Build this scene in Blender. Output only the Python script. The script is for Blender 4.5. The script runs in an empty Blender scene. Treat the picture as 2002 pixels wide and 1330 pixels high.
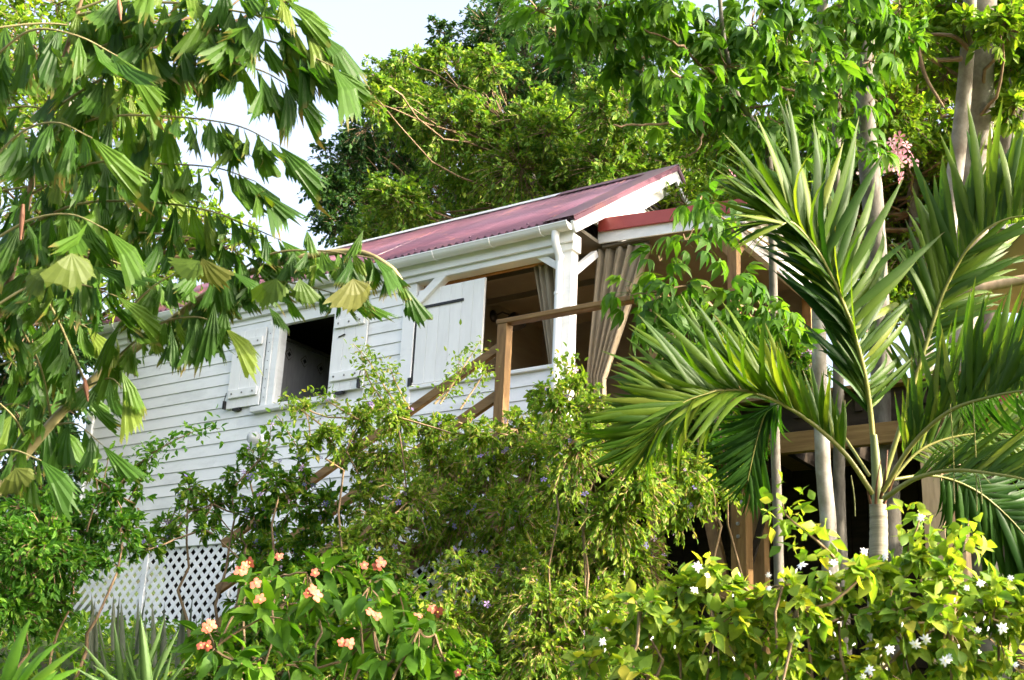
import bpy, math, random
import numpy as np
from mathutils import Matrix, Vector

scn = bpy.context.scene
COL = scn.collection

# ------------------------------------------------------------------ camera
F_PX, CX, CY = 2479.0, 1001.0, 665.0           # focal length and centre, in photo pixels
def unit(v):
    v = np.asarray(v, float)
    return v / np.linalg.norm(v)
Zc = unit([344, -7315, F_PX])                   # world up, seen by the camera (x right, y down, z ahead)
Lc = np.array([-3824, 660, F_PX], float); Lc = unit(Lc); Lc = unit(Lc - Zc * Lc.dot(Zc))
fw = unit(np.array([0, 0, 1.0]) - Zc * Zc[2]); rt = np.cross(fw, Zc)
if rt[0] < 0: rt = -rt
WM = np.array([rt, fw, Zc])
CAM = np.array([0.0, 0.0, 1.6])
R3 = np.stack([WM @ [1, 0, 0], WM @ [0, -1, 0], WM @ [0, 0, -1.0]], axis=1)
cd = bpy.data.cameras.new('camera'); cam = bpy.data.objects.new('camera', cd); COL.objects.link(cam)
m = Matrix.Identity(4)
for i in range(3):
    for j in range(3): m[i][j] = R3[i, j]
m.translation = Vector(CAM); cam.matrix_world = m
cd.sensor_width = 36.0; cd.lens = F_PX * 36.0 / 2002.0
cd.clip_start = 0.05; cd.clip_end = 2000
cd.dof.use_dof = True; cd.dof.focus_distance = 11.5; cd.dof.aperture_fstop = 7.1
scn.camera = cam

# ------------------------------------------------------------------ sky, sun, exposure
SUN_DIR = unit([0.89, -0.36, 0.38])
sun_el = math.asin(SUN_DIR[2]); sun_rot = math.atan2(SUN_DIR[0], SUN_DIR[1])
w = bpy.data.worlds.new('World'); scn.world = w; w.use_nodes = True
nt = w.node_tree; nt.nodes.clear()
o_ = nt.nodes.new('ShaderNodeOutputWorld'); bg = nt.nodes.new('ShaderNodeBackground')
sky = nt.nodes.new('ShaderNodeTexSky'); sky.sky_type = 'NISHITA'; sky.sun_disc = False
sky.sun_elevation = sun_el; sky.sun_rotation = sun_rot
sky.air_density = 0.8; sky.dust_density = 9.0; sky.ozone_density = 1.0
bg.inputs['Strength'].default_value = 0.15
hs = nt.nodes.new('ShaderNodeHueSaturation'); hs.inputs['Saturation'].default_value = 0.7
nt.links.new(sky.outputs[0], hs.inputs['Color']); nt.links.new(hs.outputs[0], bg.inputs[0]); nt.links.new(bg.outputs[0], o_.inputs[0])
sd = bpy.data.lights.new('sun', 'SUN'); sd.energy = 2.0; sd.angle = math.radians(0.5); sd.color = (1.0, 0.86, 0.66)
so = bpy.data.objects.new('sun', sd); COL.objects.link(so)
so.rotation_euler = Vector(-SUN_DIR).to_track_quat('-Z', 'Y').to_euler()
vs = scn.view_settings
vs.view_transform = 'Standard'; vs.look = 'None'; vs.gamma = 1.0; vs.use_curve_mapping = False
vs.exposure = 2.6
scn.render.engine = 'CYCLES'
cy = scn.cycles
cy.max_bounces = 12; cy.diffuse_bounces = 8; cy.glossy_bounces = 2; cy.transmission_bounces = 8; cy.transparent_max_bounces = 6
cy.use_adaptive_sampling = True; cy.adaptive_threshold = 0.02
cy.use_denoising = True
cy.caustics_reflective = False; cy.caustics_refractive = False
try: cy.denoiser = 'OPENIMAGEDENOISE'
except Exception: pass

# ------------------------------------------------------------------ pixel and house frames
def ray(x, y): return WM @ unit([(x - CX) / F_PX, (y - CY) / F_PX, 1.0])
def at(x, y, d): return CAM + ray(x, y) * d      # the place d metres away seen at photo pixel x, y
HX = -(WM @ Lc); HY = np.cross([0, 0, 1.0], HX)  # along the wall to the right, and into the house
ANCH = CAM + ray(1118, 600) * 13.0               # the veranda corner post, mid height
ZB = -3.07                                       # bottom of the house below that point
def hw(x, y, z): return ANCH + HX * x + HY * y + np.array([0, 0, z])
def hl(p):
    d = p - ANCH
    return np.array([d @ HX, d @ HY, d[2]])
def hy(px, py, y=0.0):                           # house coordinates on the plane y
    r = ray(px, py); return hl(CAM + r * (((ANCH + HY * y - CAM) @ HY) / (r @ HY)))
def hx(px, py, x=0.0):
    r = ray(px, py); return hl(CAM + r * (((ANCH + HX * x - CAM) @ HX) / (r @ HX)))
HROT = math.atan2(HX[1], HX[0])
def ground_z(x, y):
    x = np.asarray(x, float); y = np.asarray(y, float)
    z = np.where(y < 12.5, 0.2 * y, np.where(y < 18, 2.5 + 0.1 * (y - 12.5), 3.05 + 0.22 * (y - 18)))
    z = np.where(y > 60, 3.045 + 0.22 * 42 + 0 * y, z)
    return z + 0.06 * np.sin(x * 1.3 + 0.5) * np.cos(y * 1.1) - 0.012 * x

# ------------------------------------------------------------------ mesh helpers
class MB:
    """collects vertices and faces of several sizes, builds one mesh object"""
    def __init__(s): s.v = []; s.f = {}; s.n = 0; s.mi = {}; s.rnd = []; s.tip = []
    def add(s, V, F, mi=0, rnd=None, tip=None):
        V = np.asarray(V, float).reshape(-1, 3); base = s.n
        s.v.append(V); s.n += len(V)
        s.rnd.append(np.full(len(V), 0.0) if rnd is None else np.broadcast_to(np.asarray(rnd, float), (len(V),)))
        s.tip.append(np.zeros(len(V)) if tip is None else np.asarray(tip, float))
        if isinstance(F, np.ndarray): groups = {F.shape[1]: F}
        else:
            groups = {}
            for q in F: groups.setdefault(len(q), []).append(q)
        for k, q in groups.items():
            q = np.asarray(q, int) + base
            s.f.setdefault(k, []).append(q); s.mi.setdefault(k, []).append(np.full(len(q), mi))
    def box(s, a, b, mi=0):
        x0, y0, z0 = a; x1, y1, z1 = b
        V = [(x0, y0, z0), (x1, y0, z0), (x1, y1, z0), (x0, y1, z0), (x0, y0, z1), (x1, y0, z1), (x1, y1, z1), (x0, y1, z1)]
        s.add(V, BOXF, mi)
    def bar(s, p, q, w, h, up=(0, 0, 1), mi=0):
        """a bar from p to q: w across, h along up"""
        p = np.asarray(p, float); q = np.asarray(q, float); d = unit(q - p)
        sx = np.cross(d, up); sx = unit(sx) if np.linalg.norm(sx) > 1e-6 else np.array([1.0, 0, 0]); u = np.cross(sx, d)
        V = []
        for c in (p, q):
            for a, b in ((-1, -1), (1, -1), (1, 1), (-1, 1)): V.append(c + sx * a * w / 2 + u * b * h / 2)
        s.add(V, BOXF, mi)
    def tube(s, P, rad, n=8, mi=0, cap=True, rnd=None):
        P = np.asarray(P, float); k = len(P); rad = np.broadcast_to(np.asarray(rad, float), (k,))
        T = np.gradient(P, axis=0); T /= np.linalg.norm(T, axis=1)[:, None] + 1e-9
        ref = np.array([0, 0, 1.0]) if abs(T[0][2]) < 0.9 else np.array([1.0, 0, 0])
        U = np.cross(T, ref); U /= np.linalg.norm(U, axis=1)[:, None] + 1e-9
        W = np.cross(T, U)
        a = np.linspace(0, 2 * math.pi, n, endpoint=False)
        V = P[:, None, :] + rad[:, None, None] * (np.cos(a)[None, :, None] * U[:, None, :] + np.sin(a)[None, :, None] * W[:, None, :])
        i = np.arange(k - 1)[:, None] * n; j = np.arange(n)[None, :]; j2 = (j + 1) % n
        F = np.stack([i + j, i + j2, i + n + j2, i + n + j], axis=-1).reshape(-1, 4)
        s.add(V.reshape(-1, 3), F, mi, rnd)
        if cap and n > 3:
            s.add(V[-1], [tuple(range(n))], mi); s.add(V[0], [tuple(range(n))[::-1]], mi)
    def lathe(s, c, prof, n=16, mi=0):
        a = np.linspace(0, 2 * math.pi, n, endpoint=False); prof = np.asarray(prof, float)
        V = np.stack([np.outer(prof[:, 0], np.cos(a)), np.outer(prof[:, 0], np.sin(a)), np.repeat(prof[:, 1:2], n, 1)], -1) + np.asarray(c)
        k = len(prof); i = np.arange(k - 1)[:, None] * n; j = np.arange(n)[None, :]; j2 = (j + 1) % n
        s.add(V.reshape(-1, 3), np.stack([i + j, i + j2, i + n + j2, i + n + j], -1).reshape(-1, 4), mi)
    def mesh(s, name, mats, smooth=False):
        me = bpy.data.meshes.new(name)
        V = np.concatenate(s.v) if s.v else np.zeros((0, 3))
        loops, starts, mis, n = [], [], [], 0
        for k in s.f:
            q = np.concatenate(s.f[k]); loops.append(q.reshape(-1))
            starts.append(n + np.arange(len(q)) * k); n += q.size; mis.append(np.concatenate(s.mi[k]))
        me.vertices.add(len(V)); me.vertices.foreach_set('co', V.astype(np.float32).reshape(-1))
        if loops:
            L = np.concatenate(loops); S = np.concatenate(starts); M_ = np.concatenate(mis)
            me.loops.add(len(L)); me.loops.foreach_set('vertex_index', L.astype(np.int32))
            me.polygons.add(len(S)); me.polygons.foreach_set('loop_start', S.astype(np.int32))
            me.polygons.foreach_set('material_index', M_.astype(np.int32))
        a = me.attributes.new('rnd', 'FLOAT', 'POINT')
        a.data.foreach_set('value', np.concatenate(s.rnd).astype(np.float32) if s.rnd else np.zeros(0, np.float32))
        a = me.attributes.new('tip', 'FLOAT', 'POINT')
        a.data.foreach_set('value', np.concatenate(s.tip).astype(np.float32) if s.tip else np.zeros(0, np.float32))
        for mt in (mats if isinstance(mats, (list, tuple)) else [mats]): me.materials.append(mt)
        me.update(calc_edges=True); me.validate()
        me.polygons.foreach_set('use_smooth', np.full(len(me.polygons), bool(smooth)))
        return me
    def obj(s, name, mats, parent=None, smooth=False, bevel=0.0):
        o = bpy.data.objects.new(name, s.mesh(name, mats, smooth)); COL.objects.link(o)
        if parent is not None: o.parent = parent
        if bevel:
            b = o.modifiers.new('edge', 'BEVEL'); b.width = bevel; b.segments = 2; b.limit_method = 'ANGLE'
        return o
BOXF = np.array([(0, 3, 2, 1), (4, 5, 6, 7), (0, 1, 5, 4), (1, 2, 6, 5), (2, 3, 7, 6), (3, 0, 4, 7)])

def tag(o, label=None, cat=None, group=None, kind=None):
    if label: o['label'] = label
    if cat: o['category'] = cat
    if group: o['group'] = group
    if kind: o['kind'] = kind
    return o
def thing(name, loc, label, cat, group=None, rz=0.0):
    o = bpy.data.objects.new(name, None); COL.objects.link(o)
    o.location = Vector(loc); o.rotation_euler = (0, 0, rz); o.empty_display_size = 0.1
    return tag(o, label, cat, group)
class HB(MB):
    """a mesh given in house coordinates for a thing standing at off (house coordinates)"""
    def __init__(s, off): super().__init__(); s.off = np.asarray(off, float)
    def mesh(s, name, mats, smooth=False):
        s.v = [v - s.off for v in s.v]; return super().mesh(name, mats, smooth)
def hthing(name, off, label, cat, group=None):
    return thing(name, hw(*off), label, cat, group, HROT)

# ------------------------------------------------------------------ materials
def mat_base(name):
    mt = bpy.data.materials.new(name); mt.use_nodes = True
    n = mt.node_tree; n.nodes.clear()
    out = n.nodes.new('ShaderNodeOutputMaterial'); b = n.nodes.new('ShaderNodeBsdfPrincipled')
    n.links.new(b.outputs[0], out.inputs[0])
    return mt, n, b, out
def noise(n, scale, detail=4, rough=0.6, coord='Object', stretch=None, dist=0.0):
    tc = n.nodes.new('ShaderNodeTexCoord'); mp = n.nodes.new('ShaderNodeMapping')
    n.links.new(tc.outputs[coord], mp.inputs[0])
    if stretch: mp.inputs['Scale'].default_value = stretch
    t = n.nodes.new('ShaderNodeTexNoise'); t.inputs['Scale'].default_value = scale
    t.inputs['Detail'].default_value = detail; t.inputs['Roughness'].default_value = rough; t.inputs['Distortion'].default_value = dist
    n.links.new(mp.outputs[0], t.inputs['Vector']); return t
def ramp(n, fac, stops):
    r = n.nodes.new('ShaderNodeValToRGB'); e = r.color_ramp.elements
    while len(e) < len(stops): e.new(0.5)
    for k, (p, c) in enumerate(stops): e[k].position = p; e[k].color = (*c, 1)
    n.links.new(fac, r.inputs[0]); return r
def bump(n, b, h, strength=0.3, dist=0.01):
    bp = n.nodes.new('ShaderNodeBump'); bp.inputs['Strength'].default_value = strength; bp.inputs['Distance'].default_value = dist
    n.links.new(h, bp.inputs['Height']); n.links.new(bp.outputs[0], b.inputs['Normal'])
def surf(name, stops, scale=5, rough=0.6, stretch=None, spec=0.4, bmp=0.2, bd=0.005, detail=5, metal=0.0):
    mt, n, b, out = mat_base(name); t = noise(n, scale, detail, 0.65, stretch=stretch)
    oi = n.nodes.new('ShaderNodeObjectInfo'); ad = n.nodes.new('ShaderNodeMath'); ad.operation = 'MULTIPLY_ADD'
    n.links.new(oi.outputs['Random'], ad.inputs[0]); ad.inputs[1].default_value = 0.16; n.links.new(t.outputs[0], ad.inputs[2])
    sb = n.nodes.new('ShaderNodeMath'); sb.operation = 'SUBTRACT'; n.links.new(ad.outputs[0], sb.inputs[0]); sb.inputs[1].default_value = 0.08
    r = ramp(n, sb.outputs[0], stops); n.links.new(r.outputs[0], b.inputs['Base Color'])
    b.inputs['Roughness'].default_value = rough; b.inputs['Specular IOR Level'].default_value = spec; b.inputs['Metallic'].default_value = metal
    if bmp: bump(n, b, t.outputs[0], bmp, bd)
    return mt
def leaf_mat(name, cols, rough=0.42, trans=0.4, tint=(1.3, 1.4, 0.4), spec=0.22, tips=0.0):
    cols = [(p, (min(.9, c[0] * 1.25), min(.9, c[1] * 1.35), c[2] * 1.1)) if c[1] > c[2] * 2 else (p, c) for p, c in cols]; rough = min(.7, rough + .08); trans = min(.6, trans + .08)
    """green of each leaf from its own random number; light passes through"""
    mt, n, b, out = mat_base(name)
    a = n.nodes.new('ShaderNodeAttribute'); a.attribute_name = 'rnd'
    oi = n.nodes.new('ShaderNodeObjectInfo')
    ad = n.nodes.new('ShaderNodeMath'); ad.operation = 'ADD'; n.links.new(a.outputs['Fac'], ad.inputs[0]); n.links.new(oi.outputs['Random'], ad.inputs[1])
    fr = n.nodes.new('ShaderNodeMath'); fr.operation = 'FRACT'; n.links.new(ad.outputs[0], fr.inputs[0])
    r = ramp(n, fr.outputs[0], cols)
    t = noise(n, 9.0, 3, 0.6, coord='Object'); mx = n.nodes.new('ShaderNodeMixRGB'); mx.blend_type = 'MULTIPLY'; mx.inputs[0].default_value = 0.35
    r2 = ramp(n, t.outputs[0], [(0.3, (0.55, 0.6, 0.5)), (0.65, (1.15, 1.1, 1.0))])
    n.links.new(r.outputs[0], mx.inputs[1]); n.links.new(r2.outputs[0], mx.inputs[2])
    if tips:                                     # dry brown leaf ends
        ta = n.nodes.new('ShaderNodeAttribute'); ta.attribute_name = 'tip'; t3_ = noise(n, 3.0, 2, 0.5)
        a1 = n.nodes.new('ShaderNodeMath'); a1.operation = 'MULTIPLY_ADD'; n.links.new(t3_.outputs[0], a1.inputs[0]); a1.inputs[1].default_value = 0.55; n.links.new(ta.outputs['Fac'], a1.inputs[2])
        r3 = ramp(n, a1.outputs[0], [(0.0, (0, 0, 0)), (1.0, (tips, tips, tips))]); r3.color_ramp.elements[0].position = 0.0
        mr = n.nodes.new('ShaderNodeMapRange'); n.links.new(a1.outputs[0], mr.inputs['Value']); mr.inputs['From Min'].default_value = 1.12; mr.inputs['From Max'].default_value = 1.3; mr.inputs['To Max'].default_value = tips
        n.nodes.remove(r3); m3 = n.nodes.new('ShaderNodeMixRGB'); n.links.new(mr.outputs[0], m3.inputs[0]); n.links.new(mx.outputs[0], m3.inputs[1]); m3.inputs[2].default_value = (.17, .105, .035, 1); mx = m3
    n.links.new(mx.outputs[0], b.inputs['Base Color'])
    b.inputs['Roughness'].default_value = rough; b.inputs['Specular IOR Level'].default_value = spec
    tl = n.nodes.new('ShaderNodeBsdfTranslucent'); ml = n.nodes.new('ShaderNodeMixRGB'); ml.blend_type = 'MULTIPLY'; ml.inputs[0].default_value = 1.0
    n.links.new(mx.outputs[0], ml.inputs[1]); ml.inputs[2].default_value = (*tint, 1); n.links.new(ml.outputs[0], tl.inputs[0])
    ms = n.nodes.new('ShaderNodeMixShader'); ms.inputs[0].default_value = trans
    n.links.new(b.outputs[0], ms.inputs[1]); n.links.new(tl.outputs[0], ms.inputs[2]); n.links.new(ms.outputs[0], out.inputs[0])
    return mt

M = {}
M['white'] = surf('white_paint', [(0.25, (0.62, 0.64, 0.63)), (0.5, (0.80, 0.82, 0.81)), (0.8, (0.85, 0.86, 0.85))], 1.6, 0.5, (1, 1, 3), 0.4, 0.04)
M['shutter'] = surf('shutter_paint', [(0.2, (0.72, 0.73, 0.71)), (0.6, (0.81, 0.82, 0.80))], 3, 0.5, (4, 4, 0.8), 0.4, 0.05)
M['gutter'] = surf('white_plastic', [(0.3, (0.72, 0.74, 0.73)), (0.7, (0.80, 0.82, 0.81))], 2, 0.3, None, 0.5, 0.02)
M['roof'] = surf('red_painted_iron', [(0.25, (0.09, 0.03, 0.045)), (0.5, (0.12, 0.046, 0.07)), (0.6, (0.14, 0.06, 0.085)), (0.72, (0.22, 0.09, 0.085))], 1.6, 0.36, (1.0, 0.35, 0.35), 0.7, 0.0)
def sun_patches(mt):  # orange patches painted over the red in place of sun flecks
    n = mt.node_tree; b = [q for q in n.nodes if q.type == 'BSDF_PRINCIPLED'][0]; src = b.inputs['Base Color'].links[0].from_socket
    t = noise(n, 3.2, 8, 0.7, stretch=(1.4, .5, .5), dist=.6); r = ramp(n, t.outputs[0], [(0.58, (0, 0, 0)), (0.70, (.75, .75, .75))]); mx = n.nodes.new('ShaderNodeMixRGB'); n.links.new(r.outputs[0], mx.inputs[0])
    n.links.new(src, mx.inputs[1]); mx.inputs[2].default_value = (.30, .12, .08, 1); n.links.new(mx.outputs[0], b.inputs['Base Color'])
sun_patches(M['roof'])
M['flash'] = surf('red_flashing', [(0.3, (0.27, 0.035, 0.028)), (0.7, (0.36, 0.06, 0.045))], 2, 0.45, None, 0.5, 0.05)
M['grey_metal'] = surf('grey_ridge_metal', [(0.3, (0.42, 0.45, 0.46)), (0.7, (0.6, 0.62, 0.62))], 3, 0.4, None, 0.5, 0.05)
M['wood'] = surf('deck_timber', [(0.25, (0.11, 0.06, 0.02)), (0.5, (0.2, 0.115, 0.04)), (0.75, (0.28, 0.175, 0.07))], 3.0, 0.65, (9, 9, 1.2), 0.3, 0.35, 0.004)
M['woodh'] = surf('rail_timber', [(0.25, (0.11, 0.06, 0.02)), (0.5, (0.195, 0.115, 0.04)), (0.75, (0.28, 0.18, 0.07))], 3.0, 0.65, (1.0, 12, 12), 0.3, 0.35, 0.004)
M['oldwood'] = surf('pale_timber', [(0.25, (0.26, 0.18, 0.10)), (0.7, (0.48, 0.35, 0.22))], 3.0, 0.7, (9, 9, 1.0), 0.3, 0.35, 0.004)
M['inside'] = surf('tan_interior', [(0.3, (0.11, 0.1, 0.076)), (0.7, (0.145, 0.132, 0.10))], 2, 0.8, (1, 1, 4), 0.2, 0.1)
M['inwood'] = surf('orange_trim_wood', [(0.3, (0.25, 0.12, 0.03)), (0.7, (0.4, 0.2, 0.06))], 3, 0.6, None, 0.3, 0.1)
M['dark'] = surf('dark_boards_and_shade', [(0.3, (0.018, 0.014, 0.010)), (0.7, (0.045, 0.034, 0.024))], 3, 0.85, (1, 1, 5), 0.15, 0.2)  # near-black; also stands in for shade below the deck and eave
M['grey'] = surf('grey_paint', [(0.3, (0.26, 0.26, 0.27)), (0.7, (0.36, 0.36, 0.36))], 4, 0.7, (1, 6, 1), 0.3, 0.1)
M['black'] = surf('black_iron', [(0.3, (0.006, 0.006, 0.007)), (0.7, (0.016, 0.016, 0.016))], 8, 0.5, None, 0.4, 0.1)
M['bolt'] = surf('dull_bolt', [(0.3, (0.16, 0.16, 0.15)), (0.7, (0.3, 0.3, 0.28))], 8, 0.45, None, 0.5, 0.0, metal=0.6)
M['cloth'] = surf('beige_curtain', [(0.3, (0.27, 0.225, 0.15)), (0.7, (0.38, 0.325, 0.235))], 7, 0.9, (5, 5, 0.5), 0.15, 0.1)
M['found'] = surf('weathered_concrete', [(0.3, (0.16, 0.15, 0.13)), (0.7, (0.3, 0.29, 0.26))], 3, 0.9, None, 0.2, 0.4)
M['canvas'] = surf('cream_canvas', [(0.3, (0.44, 0.41, 0.345)), (0.7, (0.53, 0.5, 0.43))], 3, 0.9, None, 0.15, 0.1)
M['bark'] = surf('grey_bark', [(0.25, (0.05, 0.043, 0.034)), (0.45, (0.11, 0.10, 0.084)), (0.6, (0.16, 0.15, 0.13)), (0.75, (0.24, 0.225, 0.2))], 5, 0.85, (3, 3, 0.9), 0.2, 0.6, 0.012, 8)
M['bark2'] = surf('mottled_pale_bark', [(0.28, (0.14, 0.12, 0.095)), (0.5, (0.27, 0.25, 0.215)), (0.62, (0.36, 0.355, 0.335)), (0.75, (0.28, 0.32, 0.34))], 4, 0.85, (1.5, 1.5, 1.2), 0.2, 0.5, 0.01, 8)
M['twig'] = surf('brown_twig', [(0.3, (0.10, 0.065, 0.038)), (0.7, (0.24, 0.17, 0.10))], 8, 0.8, None, 0.2, 0.2)
M['palegtwig'] = surf('tan_stem', [(0.3, (0.13, 0.085, 0.045)), (0.7, (0.26, 0.185, 0.105))], 8, 0.8, None, 0.2, 0.2)
M['earth'] = surf('garden_earth', [(0.25, (0.035, 0.026, 0.017)), (0.42, (0.06, 0.05, 0.028)), (0.52, (0.045, 0.07, 0.02)), (0.75, (0.08, 0.11, 0.03))], 2.2, 0.95, None, 0.1, 0.8, 0.05, 9)
M['drytwig'] = surf('dry_tan_twig', [(0.3, (0.2, 0.135, 0.07)), (0.7, (0.36, 0.25, 0.14))], 8, 0.8, None, 0.2, 0.1)
M['palmtrunk'] = surf('pale_palm_bark', [(0.3, (0.15, 0.13, 0.09)), (0.6, (0.28, 0.255, 0.195))], 3, 0.8, (1, 1, 14), 0.2, 0.5, 0.008)
M['crownshaft'] = surf('green_crownshaft', [(0.3, (0.12, 0.15, 0.05)), (0.7, (0.2, 0.22, 0.10))], 4, 0.45, (1, 1, 0.3), 0.4, 0.05)
M['rachis'] = surf('yellow_green_stalk', [(0.3, (0.13, 0.145, 0.03)), (0.7, (0.23, 0.21, 0.06))], 5, 0.45, None, 0.4, 0.05)
M['rachis2'] = surf('tan_green_stalk', [(0.3, (0.13, 0.10, 0.045)), (0.7, (0.26, 0.24, 0.11))], 5, 0.6, None, 0.3, 0.1)
M['bract'] = surf('red_brown_sheath', [(0.3, (0.07, 0.03, 0.018)), (0.7, (0.17, 0.075, 0.04))], 5, 0.6, None, 0.3, 0.1)
M['coral'] = surf('coral_petal', [(0.3, (0.44, 0.09, 0.055)), (0.7, (0.52, 0.15, 0.095))], 40, 0.6, None, 0.3, 0.1)
M['yellowc'] = surf('yellow_flower_eye', [(0.3, (0.65, 0.55, 0.06)), (0.7, (0.8, 0.75, 0.2))], 20, 0.6, None, 0.3, 0.0)
M['wpetal'] = surf('white_petal', [(0.3, (0.78, 0.78, 0.74)), (0.7, (0.85, 0.85, 0.82))], 20, 0.6, None, 0.3, 0.0)
M['violet'] = leaf_mat('violet_petal', [(0.0, (0.16, 0.14, 0.42)), (0.45, (0.30, 0.25, 0.58)), (0.8, (0.48, 0.32, 0.62)), (1.0, (0.65, 0.45, 0.7))], 0.6, 0.3, (1, 1, 1))
M['pink'] = leaf_mat('pink_petal', [(0.0, (0.75, 0.3, 0.38)), (1.0, (0.85, 0.6, 0.62))], 0.6, 0.3, (1, 1, 1))
G = leaf_mat
M['fish'] = G('fishtail_leaf', [(0.0, (0.018, 0.05, 0.008)), (0.5, (0.034, 0.078, 0.010)), (0.85, (0.056, 0.105, 0.014)), (1.0, (0.10, 0.13, 0.02))], 0.40, 0.38, tips=.75)
M['palm'] = G('palm_leaflet', [(0.0, (0.022, 0.055, 0.006)), (0.5, (0.042, 0.082, 0.008)), (0.85, (0.075, 0.115, 0.012)), (1.0, (0.15, 0.17, 0.03))], 0.38, 0.38, tips=.8)
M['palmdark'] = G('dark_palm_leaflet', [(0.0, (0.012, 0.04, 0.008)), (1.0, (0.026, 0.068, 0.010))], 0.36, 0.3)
M['palmate'] = G('palmate_leaf', [(0.0, (0.034, 0.085, 0.014)), (0.6, (0.06, 0.125, 0.018)), (1.0, (0.095, 0.16, 0.024))], 0.45, 0.45)
M['tree1'] = G('olive_tree_leaf', [(0.0, (0.045, 0.10, 0.02)), (0.4, (0.085, 0.155, 0.026)), (0.75, (0.145, 0.215, 0.038)), (1.0, (0.24, 0.265, 0.065))], 0.45, 0.38)
M['tree2'] = G('dark_tree_leaf', [(0.0, (0.018, 0.05, 0.024)), (0.6, (0.032, 0.075, 0.026)), (1.0, (0.06, 0.11, 0.035))], 0.4, 0.3)
M['tree3'] = G('bright_tree_leaf', [(0.0, (0.055, 0.115, 0.014)), (0.5, (0.11, 0.18, 0.02)), (1.0, (0.22, 0.27, 0.04))], 0.45, 0.45)
M['hedge'] = G('hedge_leaf', [(0.0, (0.035, 0.10, 0.016)), (0.6, (0.06, 0.15, 0.018)), (1.0, (0.13, 0.22, 0.03))], 0.45, 0.4)
M['dura'] = G('small_shrub_leaf', [(0.0, (0.04, 0.105, 0.016)), (0.5, (0.07, 0.145, 0.018)), (0.8, (0.12, 0.19, 0.022)), (1.0, (0.22, 0.25, 0.04))], 0.42, 0.4)
M['duray'] = G('sunny_shrub_leaf', [(0.0, (0.075, 0.145, 0.025)), (0.5, (0.145, 0.215, 0.034)), (0.85, (0.22, 0.27, 0.045)), (1.0, (0.32, 0.26, 0.09))], 0.45, 0.42)
M['jas'] = G('yellow_green_leaf', [(0.0, (0.065, 0.13, 0.02)), (0.35, (0.13, 0.195, 0.03)), (0.7, (0.21, 0.26, 0.042)), (0.92, (0.30, 0.31, 0.055)), (0.97, (0.40, 0.34, 0.06)), (1.0, (0.44, 0.36, 0.07))], 0.42, 0.4)
M['muss'] = G('broad_shrub_leaf', [(0.0, (0.04, 0.10, 0.012)), (0.6, (0.065, 0.14, 0.014)), (1.0, (0.11, 0.19, 0.02))], 0.45, 0.35)
M['agave'] = G('grey_green_blade', [(0.0, (0.035, 0.065, 0.022)), (1.0, (0.06, 0.10, 0.035))], 0.45, 0.12)
M['snake'] = G('grey_blade', [(0.0, (0.14, 0.165, 0.13)), (1.0, (0.23, 0.25, 0.2))], 0.5, 0.05)

# ------------------------------------------------------------------ leaf templates (base at origin, tip along +Y, face +Z)
def t_ovate(width=0.5, fold=0.25, droop=0.25, prof=((0, .04), (.18, .55), (.42, 1.0), (.72, .66), (1, .0)), wav=0.0):
    V, F = [], []
    for k, (t, wd) in enumerate(prof):
        x = wd * width / 2; z0 = -droop * t * t
        V += [(-x, t, z0 + fold * x + wav * math.sin(9 * t)), (0, t, z0), (x, t, z0 + fold * x - wav * math.sin(9 * t + 1))]
    for k in range(len(prof) - 1):
        a = 3 * k; F += [(a, a + 1, a + 4, a + 3), (a + 1, a + 2, a + 5, a + 4)]
    return np.array(V), np.array(F)
def t_small(width=0.55, fold=0.3):
    V = np.array([(0, 0, 0), (width / 2, .5, fold * width / 2), (0, 1, -.08), (-width / 2, .5, fold * width / 2)])
    return V, np.array([(0, 1, 2), (0, 2, 3)])
def t_small4(width=0.55, fold=0.3):
    w2 = width / 2
    V = np.array([(0, 0, 0), (w2, .35, fold * w2), (w2 * .7, .72, fold * w2 - .06), (0, 1, -.14), (-w2 * .7, .72, fold * w2 - .06), (-w2, .35, fold * w2), (0, .5, -.03)])
    return V, np.array([(0, 1, 6), (1, 2, 6), (2, 3, 6), (3, 4, 6), (4, 5, 6), (5, 0, 6)])
def t_strip(width=0.1, bend=0.3, fold=0.35, twist=0.0, n=6):
    V, F = [], []
    for k in range(n + 1):
        t = k / n; wd = width / 2 * min(1, .35 + 3.2 * t) * (1 - max(0, (t - .45) / .55) ** 1.6)
        th = bend * t * 1.6; y = math.sin(th) / (bend * 1.6) if bend else t; z = -(1 - math.cos(th)) / (bend * 1.6) if bend else 0
        c, s = math.cos(twist * t), math.sin(twist * t)
        for x, zz in ((-wd, -fold * wd), (0, 0), (wd, -fold * wd)):
            V.append((x * c - zz * s, y, z + x * s + zz * c))
    for k in range(n):
        a = 3 * k; F += [(a, a + 1, a + 4, a + 3), (a + 1, a + 2, a + 5, a + 4)]
    return np.array(V), np.array(F)
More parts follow.
